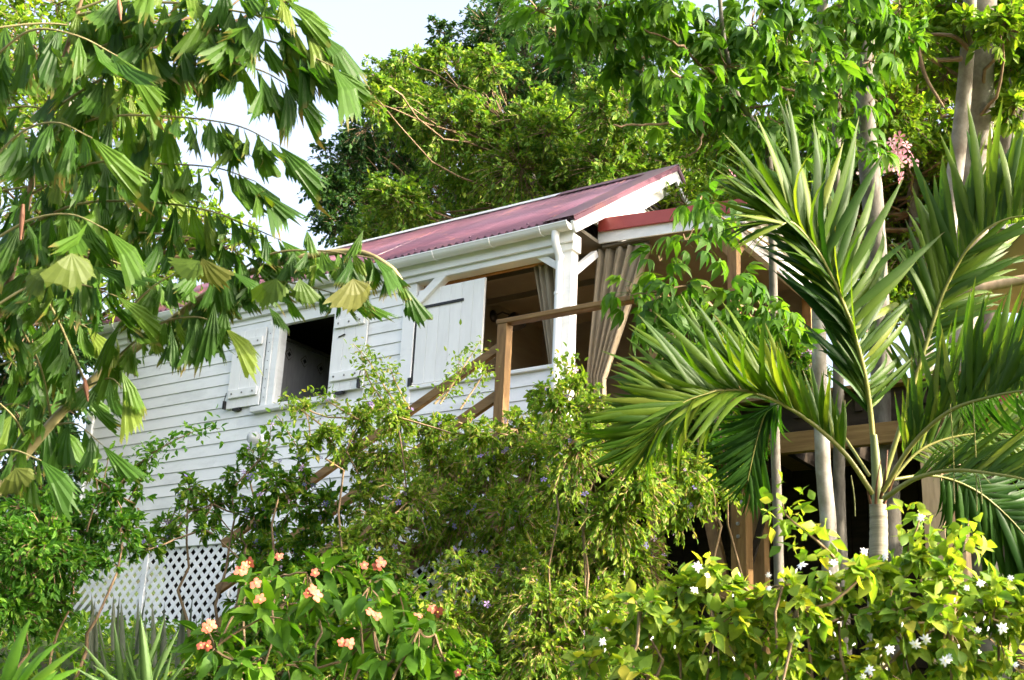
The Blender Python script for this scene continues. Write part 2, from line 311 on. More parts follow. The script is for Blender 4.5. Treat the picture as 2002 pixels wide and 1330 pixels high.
def t_fish(seed, spread=0.36, n=8):
    r = random.Random(seed); spread *= r.uniform(.65, 1.15); skew = r.uniform(-.28, .28); sg = r.choice((-1, 1)); V = [(0, 0, 0)]; F = []
    for k in range(n + 1):
        u = k / n * 2 - 1; a = u * spread * (1.0 + .15 * skew) + skew * .5
        z = (.011 if k % 2 else -.011)
        L0 = (.80 - .20 * u * sg - .08 * abs(u)) * r.uniform(.93, 1.05)
        V.append((math.sin(a) * .45, math.cos(a) * .45, z * .7 - .02))
        V.append((math.sin(a) * L0, math.cos(a) * L0, z - .10 * u * u - .05))
    for k in range(n):
        a, b = 1 + 2 * k, 3 + 2 * k
        F.append((0, b, a)); F.append((a, b, b + 1)); F.append((a, b + 1, a + 1))
        # ragged tooth beyond each pair of ribs
        u = (k + .5) / n * 2 - 1; an = u * spread + skew * .5; ll = (.90 - .22 * u * sg - .08 * abs(u)) * r.uniform(.86, 1.14)
        V.append((math.sin(an) * ll, math.cos(an) * ll, -.10 * u * u - .09)); F.append((a + 1, b + 1, len(V) - 1))
    V = np.array(V); y = V[:, 1]; V[:, 2] -= r.uniform(.05, .38) * y * y; tw = r.uniform(-.7, .7) * y; c, q = np.cos(tw), np.sin(tw)
    V[:, 0], V[:, 2] = V[:, 0] * c - V[:, 2] * q, V[:, 2] * c + V[:, 0] * q
    return V, np.array(F)
def t_palmate(seed):
    r = random.Random(seed); V, F, n = [], [], 0
    V0, F0 = t_ovate(.30, .3, .0, ((0, .04), (.25, .8), (.5, 1.0), (.8, .4), (1, 0)))
    pet = .42
    for ang, ln in ((-1.55, .42), (-.8, .62), (0.02, .72), (.8, .62), (1.5, .42)):
        ang += r.uniform(-.15, .15); ln *= r.uniform(.9, 1.12); d0 = r.uniform(.15, .5)
        P = V0 * ln; y = P[:, 1].copy(); th = d0 + .75 * y / ln
        Q = np.stack([P[:, 0], y * np.cos(th), P[:, 2] - y * np.sin(th)], 1)
        c, s = math.cos(ang), math.sin(ang)
        Q = np.stack([Q[:, 0] * c + Q[:, 1] * s, -Q[:, 0] * s + Q[:, 1] * c, Q[:, 2]], 1)
        Q[:, 1] += pet; Q[:, 2] -= .06
        V.append(Q); F += [tuple(i + n for i in f) for f in F0]; n += len(Q)
    V.append(np.array([(-.008, 0, 0), (.008, 0, 0), (.008, pet, -.06), (-.008, pet, -.06)])); F.append((n, n + 1, n + 2, n + 3))
    return np.concatenate(V), np.array(F)

# ------------------------------------------------------------------ placing leaves
def frames(d, nrm):
    d = d / (np.linalg.norm(d, axis=1)[:, None] + 1e-9)
    x = np.cross(d, nrm); x /= np.linalg.norm(x, axis=1)[:, None] + 1e-9
    return np.stack([x, d, np.cross(x, d)], axis=2)
def bake(mb, tmpl, P, Rm, S, rng, mi=0, rnd=None):
    V, F = tmpl; N = len(P)
    if N == 0: return
    W = np.einsum('nij,kj->nki', Rm, V) * S[:, None, None] + P[:, None, :]
    FF = (F[None] + (np.arange(N) * len(V))[:, None, None]).reshape(-1, F.shape[1])
    rr = rng.random(N) if rnd is None else rnd
    mb.add(W.reshape(-1, 3), FF, mi, np.repeat(rr, len(V)), np.tile(V[:, 1], N))
def screen(P):
    c = (P - CAM) @ WM
    return np.stack([CX + F_PX * c[:, 0] / c[:, 2], CY + F_PX * c[:, 1] / c[:, 2], c[:, 2]], 1)
def plant_leaves(root, name, tmpls, mt, P, d, nrm, S, rng, limit=300, smooth=True, parent=None, rest='foliage'):
    """the leaves that show largest as objects of their own, the rest as one mesh"""
    org = np.array(root.location); parent = parent or root
    Rm = frames(d, nrm); S = np.broadcast_to(S, (len(P),)).copy()
    sc = screen(P); size = S / sc[:, 2] * ((sc[:, 0] > -60) & (sc[:, 0] < 2060) & (sc[:, 1] > -60) & (sc[:, 1] < 1390))
    order = np.argsort(-size); big = order[:limit]; small = order[limit:]
    ms = []
    for t in tmpls:
        b = MB(); b.add(*t, tip=t[0][:, 1]); ms.append(b.mesh(name, mt, smooth))
    for k in big:
        o = bpy.data.objects.new(name, ms[k % len(ms)]); COL.objects.link(o); o.parent = parent
        mm = Matrix.Identity(4)
        for i in range(3):
            for j in range(3): mm[i][j] = Rm[k, i, j] * S[k]
            mm[i][3] = P[k, i] - org[i]
        o.matrix_basis = mm
    if len(small):
        b = MB()
        for q, t in enumerate(tmpls):
            ii = small[q::len(tmpls)]; bake(b, t, P[ii] - org, Rm[ii], S[ii], rng)
        o = b.obj(rest, mt, parent, smooth); o['kind'] = 'stuff'
def clump(rng, c, rad, ntw, lpt, up=0.35, droop=0.35, tmin=0.35, lspread=0.9, flat=1.0, start=0.35):
    """leafy twigs radiating from c: returns leaf points, directions, normals and twig lines"""
    D = rng.normal(size=(ntw, 3)); D[:, 2] = D[:, 2] * flat + up; D /= np.linalg.norm(D, axis=1)[:, None]
    s = c + D * rad * rng.uniform(0, start, (ntw, 1)); L = rad * rng.uniform(.45, 1.05, ntw) * (1 if start < .7 else .75)
    t = np.sort(rng.uniform(tmin, 1.0, (ntw, lpt)), axis=1)
    bend = -droop * L[:, None] * t * t
    P = s[:, None, :] + D[:, None, :] * (L[:, None] * t)[:, :, None]; P[:, :, 2] += bend
    P = P + rng.normal(size=P.shape) * rad * 0.03
    side = rng.normal(size=P.shape)
    dirs = D[:, None, :] * .7 + side * lspread * .6; dirs[:, :, 2] -= droop * .9
    nrm = rng.normal(size=P.shape) * .55 + np.array([0, 0, 1.0]) + D[:, None, :] * .25
    mid = s + D * (L * .55)[:, None]; mid[:, 2] -= droop * L * .3; end = s + D * L[:, None]; end[:, 2] -= droop * L
    return P.reshape(-1, 3), dirs.reshape(-1, 3), nrm.reshape(-1, 3), np.stack([s, mid, end], 1)
def px_clumps(spec, dj=0.0, rng=None):
    """(x, y, r px, distance) -> centre, radius in metres"""
    out = []
    for (x, y, r, d) in spec:
        dd = d + (rng.uniform(-dj, dj) if rng is not None else 0)
        out.append((at(x, y, dd), r * dd / F_PX))
    return out
def curve(pts, n=8):
    P = np.asarray(pts, float)
    if len(P) < 3:
        t = np.linspace(0, 1, n)[:, None]; return P[0] * (1 - t) + P[-1] * t
    Q = np.vstack([2 * P[0] - P[1], P, 2 * P[-1] - P[-2]]); out = []
    for i in range(1, len(Q) - 2):
        for t in np.linspace(0, 1, n, endpoint=False):
            a, b, c, d = Q[i - 1], Q[i], Q[i + 1], Q[i + 2]
            out.append(.5 * ((2 * b) + (-a + c) * t + (2 * a - 5 * b + 4 * c - d) * t * t + (-a + 3 * b - 3 * c + d) * t ** 3))
    out.append(P[-1]); return np.array(out)
def limb(mb, a, b, r0, r1, rng, sag=0.1, n=6, sides=5):
    a = np.asarray(a); b = np.asarray(b); t = np.linspace(0, 1, n)[:, None]
    L = np.linalg.norm(b - a); P = a * (1 - t) + b * t
    P = P + np.sin(t * math.pi) * (rng.normal(size=3) * L * .06 + np.array([0, 0, -sag * L]))
    P[1:-1] += rng.normal(size=(n - 2, 3)) * L * .018
    mb.tube(P, np.linspace(r0, r1, n), sides, cap=False)

# ================================================================== GROUND
def make_ground():
    xs = np.concatenate([np.linspace(-260, -22, 14), np.linspace(-20, 20, 81), np.linspace(22, 260, 14)])
    ys = np.concatenate([np.linspace(-60, -4, 8), np.linspace(-3, 30, 80), np.linspace(34, 400, 24)])
    X, Y = np.meshgrid(xs, ys); Z = ground_z(X, Y)
    b = MB(); n = len(xs); i = np.arange(len(ys) - 1)[:, None] * n; j = np.arange(n - 1)[None, :]
    b.add(np.stack([X, Y, Z], -1).reshape(-1, 3), np.stack([i + j, i + j + 1, i + n + j + 1, i + n + j], -1).reshape(-1, 4))
    tag(b.obj('ground', M['earth'], None, True), 'dark earth of the garden slope under the shrubs', None, None, 'structure')
make_ground()

# ================================================================== COTTAGE
CO = np.array([-3.75, 2.1, ZB])
house = hthing('cottage', CO, 'small white boarded cottage with a red corrugated roof and open veranda', 'cottage')
def hp(name, mb, mt, parent=house, smooth=False, bevel=0.0, kind=None, label=None):
    o = mb.obj(name, mt, parent, smooth, bevel)
    if kind: o['kind'] = kind
    if label: o['label'] = label
    return o
def B(): return HB(CO)
X0 = -7.48                                      # left corner of the long wall
def board_box(b, x0, x1, z0, z1, y=0.0, t=0.022, tilt=0.012, mi=0):
    """a lapped board: its lower edge stands proud"""
    V = [(x0, y - tilt - t, z0), (x1, y - tilt - t, z0), (x1, y, z0), (x0, y, z0), (x0, y - t * .5, z1), (x1, y - t * .5, z1), (x1, y, z1), (x0, y, z1)]
    b.add(V, BOXF, mi)
EXPO = 0.148
rb = random.Random(4)
rows = [(-1.97 + k * EXPO, -1.97 + (k + 1) * EXPO) for k in range(18)]
for z0, z1 in rows:
    zm = (z0 + z1) / 2
    if z1 > 0.70: z1 = 0.69
    if -0.62 < zm: spans = [(X0 + .1, -4.28), (-2.72, -2.205)]
    else: spans = [(X0 + .1, -4.9 + rb.uniform(-.4, .4)), None, (-2.205, None), (-2.03, -.135)]
    if -0.62 < zm: segs = spans if zm < .5 or True else []
    else:
        j = spans[0][1]; segs = [(X0 + .1, j - .0015), (j + .0015, -2.205), (-2.03, -.135)]
    for a, c in segs:
        b = B(); board_box(b, a, c, z0 + .002, z1 - .002, 0.0, .018, .003); hp('siding_board', b, M['white'])
b = B(); b.box((X0 + .02, .002, -2.0), (-4.1, .09, .69)); b.box((-3.24, .002, -2.0), (-2.2, .09, .69)); b.box((-4.1, .002, -2.0), (-3.24, .09, -.6))
b.box((-2.2, .002, -2.0), (-.02, .09, -.64)); b.box((-4.1, .002, .5), (-3.24, .09, .69))
hp('wall', b, M['white'])
b = B(); b.box((X0 - .02, 4.2, -2.0), (.0, 4.28, .9)); b.box((X0 - .02, .1, -2.0), (X0 + .07, 4.2, .72)); hp('wall', b, M['white'])
b = B(); b.box((X0 - .025, -.045, -2.0), (X0 + .1, -.001, .66)); hp('corner_board', b, M['white'], bevel=.004)
b = B(); b.box((X0 - .03, -.05, -2.17), (.02, .06, -1.985)); hp('base_board', b, M['white'], bevel=.006)
# posts
b = B(); b.box((-.135, -.035, -1.62), (.0, .10, .62)); hp('post', b, M['white'], bevel=.006)
b = B(); b.box((-2.205, -.035, -.98 - 1.0), (-2.03, .10, .62)); hp('post', b, M['white'], bevel=.006)
b = B(); b.box((-.13, 2.3, -1.55), (.0, 2.43, 1.1)); hp('post', b, M['white'], bevel=.006)
# front beam, soffit, half wall cap
b = B(); b.box((X0 - .05, -.062, .615), (.03, .10, .80)); hp('beam', b, M['white'], bevel=.005)
b = B(); b.box((X0 - .1, -.10, .69), (.05, -.064, .865)); hp('fascia_board', b, M['white'], bevel=.004)
b = B(); b.box((X0 - .1, -.05, .802), (-.12, -.03, .93)); hp('eave_gap_shade', b, M['dark'])  # dark strip stands in for the shade behind the sheet corrugations
b = B(); b.box((-2.03, -.05, -.64), (-.135, .10, -.60)); hp('rail_cap', b, M['white'], bevel=.006)
b = B(); b.box((-2.03, .101, .60), (-.135, .14, .64)); hp('trim_strip', b, M['inwood'])
b = B(); b.box((-4.3, -.002, .46), (-2.7, .06, .612)); hp('window_head', b, M['white'])
# braces
def brace(p, q, w=.075):
    b = B(); b.bar(p, q, w, w, up=(0, 1, 0)); hp('knee_brace', b, M['white'], bevel=.004)
brace((-2.05, -.01, .33), (-1.63, -.01, .66), .10); brace((-.10, .01, .42), (-.50, .01, .70))
brace((-.07, .08, .40), (-.07, .55, .80))
# gutter with brackets and downpipe
GX0, GX1 = -7.62, .055
def half_pipe(b, x0, x1, yc, zc, r, t=.006):
    a = np.linspace(math.pi, 2 * math.pi, 13); V = []
    for x in (x0, x1):
        for rr in (r, r - t):
            V += [(x, yc + rr * math.cos(q), zc + rr * math.sin(q)) for q in a]
    n = len(a); F = []
    for k in range(n - 1):
        F += [(k, k + 1, 2 * n + k + 1, 2 * n + k), (n + k, 3 * n + k, 3 * n + k + 1, n + k + 1), (k, n + k, n + k + 1, k + 1), (2 * n + k, 2 * n + k + 1, 3 * n + k + 1, 3 * n + k)]
    F += [(0, 2 * n, 3 * n, n), (n - 1, 2 * n - 1, 4 * n - 1, 3 * n - 1)]
    b.add(V, F)
GY, GZ, GR = -.175, .855, .072
b = B(); half_pipe(b, GX0, GX1, GY, GZ, GR)
b.bar((GX0, GY - GR, GZ), (GX1, GY - GR, GZ), .014, .014)
for x in (GX1, GX0):                             # stop ends
    a = np.linspace(math.pi, 2 * math.pi, 13); b.add([(x, GY, GZ)] + [(x, GY + GR * math.cos(q), GZ + GR * math.sin(q)) for q in a], [(0, k, k + 1) for k in range(1, 13)])
gut = hp('gutter', b, M['gutter'])
b = B()
for xx in (-1.68, -.92, -.28, -2.45, -3.2, -4.0, -4.75, -5.5, -6.25, -7.0):
    b = B(); a = np.linspace(math.pi * .97, 2.02 * math.pi, 12)
    P = [(xx, GY + (GR + .004) * math.cos(q), GZ + (GR + .004) * math.sin(q)) for q in a]; b.tube(P, .007, 5)
    hp('gutter_bracket', b, M['white'], gut)
b = B(); b.tube([(-.12, GY, .80), (-.12, GY, .72), (-.12, GY + .015, .66), (-.115, -.10, .56), (-.115, -.085, .50)], .042, 12)
dp = hp('downpipe', b, M['gutter'], smooth=True)
b = B(); b.tube([(-.115, -.085, .50), (-.115, -.085, .12)], .038, 12); b.tube([(-.115, -.085, .12), (-.115, -.085, -2.9)], .041, 12); hp('pipe', b, M['gutter'], dp, True)
for z in (.53, .12, -.08, -1.3): b = B(); b.tube([(-.115, -.085, z), (-.115, -.085, z + .03)], .047, 12); hp('pipe_collar', b, M['white'], dp)
# roof: corrugated sheets on both slopes
SL = (2.5 - .95) / 2.27; YE, YR, ZE, ZR = -.19, 2.17, .965 - SL * .09, 2.515
RX0, RX1, PER, AMP = -7.66, .10, .095, .017
NSH = 10; shw = (RX1 - RX0) / NSH
def sheet(b, x0, x1, y0, z0, y1, z1):
    nx = int(round((x1 - x0) / PER * 8)); xs = np.linspace(x0, x1, nx + 1); h = AMP * np.cos((xs - RX0) / PER * 2 * math.pi)
    nn = unit([0, -(z1 - z0), (y1 - y0)]); nn = nn if nn[2] > 0 else -nn; V = []
    for y, z in ((y0, z0), ((y0 + y1) / 2, (z0 + z1) / 2), (y1, z1)):
        V += [np.array([x, y, z]) + nn * hh for x, hh in zip(xs, h)]
    n = nx + 1; F = [(r * n + k, r * n + k + 1, (r + 1) * n + k + 1, (r + 1) * n + k) for r in range(2) for k in range(nx)]
    b.add(V, F)
for k in range(NSH):
    x0 = RX0 + k * shw; dz = .004 * (k % 2)
    b = B(); sheet(b, x0, x0 + shw + .02, YE, ZE + dz, YR + .01, ZR + dz); o = hp('roof_sheet', b, M['roof'], smooth=True)
    sm = o.modifiers.new('t', 'SOLIDIFY'); sm.thickness = .0025
    b = B(); sheet(b, x0, x0 + shw + .02, 4.5, ZE + dz, YR - .01, ZR + dz); o = hp('roof_sheet', b, M['roof'], smooth=True)
    sm = o.modifiers.new('t', 'SOLIDIFY'); sm.thickness = .0025
b = B()
for s in (-1, 1):
    b.add([(RX0, YR, ZR + .034), (-1.55, YR, ZR + .034), (-1.55, YR + s * .15, ZR + .024 - .15 * SL), (RX0, YR + s * .15, ZR + .024 - .15 * SL)], [(0, 1, 2, 3)])
o = hp('ridge_cap', b, M['grey_metal']); o.modifiers.new('t', 'SOLIDIFY').thickness = .002
b = B()
for s in (-1, 1):
    b.add([(-1.548, YR, ZR + .034), (RX1 + .02, YR, ZR + .034), (RX1 + .02, YR + s * .16, ZR + .025 - .16 * SL), (-1.548, YR + s * .16, ZR + .025 - .16 * SL)], [(0, 1, 2, 3)])
o = hp('ridge_cap', b, M['roof'], label='red ridge cap at the gable end'); o.modifiers.new('t', 'SOLIDIFY').thickness = .004
for x in np.arange(-7.4, 0.0, .76):
    b = B(); b.lathe((x, .04 + YE + .1, ZE + .15 * SL + .012), [(0, .022), (.008, .02), (.013, .006), (.016, 0)], 8); hp('roof_screw', b, M['roof'])
# verge flashing: top strip and hanging face
def verge(y0, z0, y1, z1):
    b = B(); u = unit([0, y1 - y0, z1 - z0]); nn = np.array([0, -u[2], u[1]]); nn = nn if nn[2] > 0 else -nn
    p = np.array([0, y0, z0]); q = np.array([0, y1, z1]); X = np.array([1.0, 0, 0])
    def slab(xa, xb, na, nb):
        V = [p + X * xa + nn * na, p + X * xb + nn * na, q + X * xb + nn * na, q + X * xa + nn * na, p + X * xa + nn * nb, p + X * xb + nn * nb, q + X * xb + nn * nb, q + X * xa + nn * nb]
        b.add(V, BOXF)
    slab(RX1 - .36, RX1 + .012, .020, .024); slab(RX1 + .006, RX1 + .012, -.04, .020)
    hp('verge_flashing', b, M['roof'])
verge(YE, ZE, YR, ZR); verge(4.5, ZE, YR, ZR)
# barge boards under the verge, gable panel with triangular opening
def barge(y0, z0, y1, z1, x, h, off, nm, mt):
    b = B(); u = unit([0, y1 - y0, z1 - z0]); nn = np.array([0, -u[2], u[1]]); nn = nn if nn[2] > 0 else -nn
    p = np.array([0, y0, z0]) - nn * off; q = np.array([0, y1, z1]) - nn * off; X = np.array([1.0, 0, 0])
    b.add([p + X * x[0] - nn * h, p + X * x[1] - nn * h, q + X * x[1] - nn * h, q + X * x[0] - nn * h, p + X * x[0], p + X * x[1], q + X * x[1], q + X * x[0]], BOXF)
    hp(nm, b, mt, bevel=.003)
barge(YE, ZE, YR, ZR - .001, (.055, .09), .13, .03, 'barge_board', M['white']); barge(4.5, ZE, YR, ZR - .001, (.056, .091), .13, .03, 'barge_board', M['white'])
b = B()                                          # gable wall with a louvre opening near the top
gx = (-.05, -.02); zl = 1.12
def gz_(y): return ZE + SL * (y - YE) - .05 if y < YR else ZE + SL * (4.5 - y) - .05
V = []
for x in gx: V += [(x, .2, zl), (x, 4.14, zl), (x, YR, gz_(YR)), (x, 1.55, 1.72), (x, 2.79, 1.72), (x, YR, 2.16)]
b.add(V, [(0, 1, 4, 3), (1, 2, 5, 4), (2, 0, 3, 5), (6, 9, 10, 7), (7, 10, 11, 8), (8, 11, 9, 6), (3, 4, 10, 9), (4, 5, 11, 10), (5, 3, 9, 11)])
hp('gable_panel', b, M['white'])
for k in range(7):
    z = 1.73 + k * .06; hwid = max(.04, (2.15 - z) / (2.16 - 1.72) * .60); b = B(); b.bar((-.09, YR - hwid, z + .03), (-.09, YR + hwid, z + .03), .012, .085, up=(-.5, 0, .8)); hp('gable_slat', b, M['inside'])
b = B(); b.add([(-.3, .9, 1.45), (-.3, 3.4, 1.45), (-.3, 2.17, 2.36), (-.28, .9, 1.45), (-.28, 3.4, 1.45), (-.28, 2.17, 2.36)], [(0, 2, 1), (3, 4, 5), (0, 1, 4, 3), (1, 2, 5, 4), (2, 0, 3, 5)]); hp('gable_backing', b, M['inside'])
# interior of the veranda
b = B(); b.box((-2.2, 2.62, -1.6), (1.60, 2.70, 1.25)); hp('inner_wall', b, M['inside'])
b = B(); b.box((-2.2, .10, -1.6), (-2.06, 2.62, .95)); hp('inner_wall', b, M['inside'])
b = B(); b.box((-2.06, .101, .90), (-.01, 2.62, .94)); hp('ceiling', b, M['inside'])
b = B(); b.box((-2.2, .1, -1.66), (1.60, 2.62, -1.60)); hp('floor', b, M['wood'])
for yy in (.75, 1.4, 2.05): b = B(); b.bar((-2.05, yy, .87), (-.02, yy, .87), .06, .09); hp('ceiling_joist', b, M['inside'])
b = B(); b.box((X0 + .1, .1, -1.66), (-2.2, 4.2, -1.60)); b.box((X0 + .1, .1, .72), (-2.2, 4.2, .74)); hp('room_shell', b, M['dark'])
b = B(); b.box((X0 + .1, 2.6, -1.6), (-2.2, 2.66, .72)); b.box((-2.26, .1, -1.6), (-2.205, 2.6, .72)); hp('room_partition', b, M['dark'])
# grey low partition seen through the window, pierced with diamonds
px_ = -4.36
tops = [hx(554, 661, px_), hx(646, 697, px_)]
zt = float(np.mean([t[2] for t in tops])); yt0, yt1 = .095, 2.4
b = B(); b.box((px_ - .03, yt0, -1.6), (px_, yt1, zt - .03)); part = hp('partition', b, M['grey'])
b = B(); b.box((px_ - .05, yt0, zt - .028), (px_ + .03, yt1, zt + .01)); hp('partition_cap', b, M['inside'], part)
for (qx, qy) in ((565, 693), (595.5, 707), (627, 721), (657, 735)):
    c = hx(qx, qy, px_); b = B(); s = .032; V = []
    for xx in (px_ + .002, px_ + .008): V += [(xx, c[1] - s, c[2]), (xx, c[1], c[2] - s), (xx, c[1] + s, c[2]), (xx, c[1], c[2] + s)]
    b.add(V, [(0, 1, 2, 3), (4, 5, 6, 7), (0, 1, 5, 4), (1, 2, 6, 5), (2, 3, 7, 6), (3, 0, 4, 7)]); hp('diamond_hole', b, M['black'], part)
    b = B(); s2 = .075; b.tube([(px_ + .004, c[1] - s2, c[2]), (px_ + .004, c[1], c[2] - s2), (px_ + .004, c[1] + s2, c[2]), (px_ + .004, c[1], c[2] + s2), (px_ + .004, c[1] - s2, c[2])], .006, 4); hp('diamond_trim', b, M['inside'], part)
# window frame, sill, shutters
b = B(); b.box((-4.28, -.05, -.56), (-4.20, .09, .46)); fr = hp('window_frame', b, M['white'], bevel=.003)
b = B(); b.box((-4.195, -.035, -.56), (-4.105, .09, .46)); hp('window_jamb', b, M['white'], fr, bevel=.003)
b = B(); b.box((-3.24, -.03, -.56), (-3.20, .09, .46)); hp('window_jamb', b, M['white'], fr, bevel=.003)
for z in np.linspace(-.45, .35, 8): b = B(); b.lathe((0, 0, 0), [(.007, 0), (.007, .004), (0, .006)], 6); b.v = [np.stack([v[:, 0] - 4.24, -.05 - v[:, 2], v[:, 1] + z], 1) for v in b.v]; hp('nail', b, M['bolt'], fr)
b = B(); b.box((-4.40, -.10, -.63), (-3.10, .09, -.565)); hp('window_sill', b, M['white'], bevel=.006)
def shutter(x0, x1, z0, z1, nb, left):
    b = B(); g = .004; wd = (x1 - x0) / nb
    b.box((x0, -.052, z0), (x0 + wd - g, -.030, z1)); sh = hp('shutter', b, M['shutter'], bevel=.003)
    for k in range(1, nb): b = B(); b.box((x0 + k * wd, -.052, z0), (x0 + (k + 1) * wd - g, -.030, z1)); hp('board', b, M['shutter'], sh, bevel=.003)
    for zc in (z0 + .175, z1 - .17):
        b = B(); b.box((x0 + .035, -.082, zc - .055), (x1 - .035, -.054, zc + .055)); hp('batten', b, M['shutter'], sh, bevel=.008)
        for k in range(3):
            b = B(); b.lathe((0, 0, 0), [(.012, 0), (.012, .006), (0, .01)], 8); xc = x0 + .1 + k * (x1 - x0 - .2) / 2
            b.v = [np.stack([v[:, 0] + xc, -.083 - v[:, 2], v[:, 1] + zc], 1) for v in b.v]; hp('bolt', b, M['bolt'], sh)
    b = B(); xe = x0 if left else x1 - .03
    b.tube([(xe, -.06, z0 + .02), (xe - .012, -.085, z0 + .08), (xe, -.07, z0 + .2)], .006, 5); b.box((xe - .03, -.085, z0 + .0), (xe + .0, -.045, z0 + .10)); hp('latch', b, M['black'], sh)
    b = B(); b.box((x0 + .13, -.07, z0 - .035), (x0 + .24, -.02, z0 - .006)); hp('holdback', b, M['black'], sh)
    b = B(); b.tube([(x0 + .1, -.06, z1 - .33), (x0 + .2, -.064, z1 - .31)], .008, 5); hp('hook', b, M['black'], sh)
shutter(-4.86, -4.31, -.53, .45, 3, True); shutter(-3.22, -2.70, -.53, .46, 3, False)
# big shutter door of the veranda bay
b = B(); nb = 6; x0, x1 = -2.005, -1.10; wd = (x1 - x0) / nb
b.box((x0, -.02, -.58), (x0 + wd - .003, .012, .52)); door = hp('veranda_shutter', b, M['shutter'], bevel=.003)
for k in range(1, nb): b = B(); b.box((x0 + k * wd, -.02, -.58), (x0 + (k + 1) * wd - .003, .012, .52)); hp('board', b, M['shutter'], door, bevel=.003)
b = B(); b.box((-1.995, -.034, .293), (-1.37, -.0215, .322)); hp('hinge_strap', b, M['black'], door)
b = B(); b.box((-2.031, -.022, -.55), (-2.009, -.006, .30)); b.box((-2.06, -.042, -.60), (-2.015, -.0225, -.50)); hp('hinge_gap', b, M['black'], door)  # black strip stands in for the shaded gap between post and shutter
# lattice skirt
LZ0, LZ1 = -3.05, -2.17
b = B(); b.box((X0, -.03, LZ0 - .12), (-.05, .02, LZ0)); hp('lattice_rail', b, M['white'])
for x in (X0, -6.0, -4.55, -3.0, -1.5, -.1): b = B(); b.box((x, -.03, LZ0), (x + .07, .015, LZ1)); hp('lattice_post', b, M['white'])
sp = .152; H = LZ1 - LZ0
for s in (1, -1):
    for k in range(int((7.45 + H) / sp) + 1):
        xa = X0 + .04 + k * sp - (H if s > 0 else 0); xb = xa + H; za, zb_ = (LZ0, LZ1) if s > 0 else (LZ1, LZ0)
        lo, hi = X0 + .04, -.08
        if xa < lo: za += (lo - xa) * (zb_ - za) / H; xa = lo
        if xb > hi: zb_ -= (xb - hi) * (zb_ - za) / max(1e-6, (xb - xa)); xb = hi
        if xb - xa < .06: continue
        b = B(); yy = -.012 if s > 0 else -.004; b.bar((xa, yy, za), (xb, yy, zb_), .007, .048, up=(0, 0, 1)); hp('lattice_slat', b, M['white'])
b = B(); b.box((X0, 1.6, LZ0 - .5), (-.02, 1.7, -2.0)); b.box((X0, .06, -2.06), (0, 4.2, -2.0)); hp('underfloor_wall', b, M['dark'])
b = B(); b.box((X0 + .01, -.02, -3.9), (-.06, .2, LZ0 - .125)); hp('foundation', b, M['found'])
# lean-to roof over the side veranda
FY = .49
def zt_(x): return 1.18 - .081 * x
b = B(); V = []
for y in (FY - .004, FY + .03): V += [(.0, y, zt_(0) - .15), (1.72, y, zt_(1.72) - .13), (1.72, y, zt_(1.72)), (.0, y, zt_(0))]
b.add(V, [(0, 1, 2, 3), (4, 7, 6, 5), (0, 4, 5, 1), (1, 5, 6, 2), (2, 6, 7, 3), (3, 7, 4, 0)]); hp('lean_to_flashing', b, M['flash'])
b = B(); V = []
for y in (FY + .032, FY + .055): V += [(-.02, y, zt_(0) - .275), (1.66, y, zt_(1.66) - .245), (1.66, y, zt_(1.66) - .10), (-.02, y, zt_(0) - .10)]
b.add(V, [(0, 1, 2, 3), (4, 7, 6, 5), (0, 4, 5, 1), (1, 5, 6, 2), (2, 6, 7, 3), (3, 7, 4, 0)]); hp('lean_to_fascia', b, M['white'])
for k in range(4):
    y0 = FY + .03 + k * .62; b = B(); n = 52; xs = np.linspace(y0, y0 + .63, n); V = []
    for xx in (.02, 1.76): V += [(xx, y, zt_(xx) - .03 + .010 * math.cos(y / .095 * 2 * math.pi)) for y in xs]
    b.add(V, [(q, q + 1, n + q + 1, n + q) for q in range(n - 1)]); o = hp('lean_to_sheet', b, M['roof'], smooth=True); o.modifiers.new('t', 'SOLIDIFY').thickness = .003
b = B(); b.box((1.64, FY + .06, .73), (1.675, 2.95, .95)); hp('end_fascia', b, M['white'])
b = B(); b.box((1.56, FY + .02, .62), (1.635, 2.95, .76)); hp('end_beam', b, M['grey'])
b = B(); n0 = len(b.v)
a = np.linspace(math.pi, 2 * math.pi, 11)
V = []
for y in (FY - .07, 2.95):
    for rr in (.072, .066): V += [(1.75 + rr * math.cos(q), y, .93 + rr * math.sin(q)) for q in a]
n = 11; F = []
for k in range(n - 1): F += [(k, k + 1, 2 * n + k + 1, 2 * n + k), (n + k, 3 * n + k, 3 * n + k + 1, n + k + 1), (k, n + k, n + k + 1, k + 1)]
b.add(V, F); b.add([(1.75, FY - .07, .93)] + [(1.75 + .07 * math.cos(q), FY - .07, .93 + .07 * math.sin(q)) for q in a], [(0, k, k + 1) for k in range(1, 11)])
for rr, zz in ((.018, .90), (.014, .875)): b.tube([(1.82, FY - .07, zz), (1.82, 2.95, zz)], rr * .6, 6)
hp('end_gutter', b, M['gutter'])
b = B(); b.box((.02, FY + .06, .86), (1.56, 2.62, .885)); hp('lean_to_ceiling', b, M['inside'])
b = B(); b.box((1.50, .50, -1.6), (1.60, .60, .86)); hp('timber_post', b, M['wood'], bevel=.004)
for dx, dy in ((-.32, 0), (0, .34)):
    b = B(); b.bar((1.55, .55, .46), (1.55 + dx, .55 + dy, .84), .08, .07, up=(0, 1, 0) if dx else (1, 0, 0)); hp('timber_brace', b, M['wood'])
b = B(); b.box((1.50, 2.5, -1.6), (1.60, 2.6, .86)); hp('timber_post', b, M['wood'])
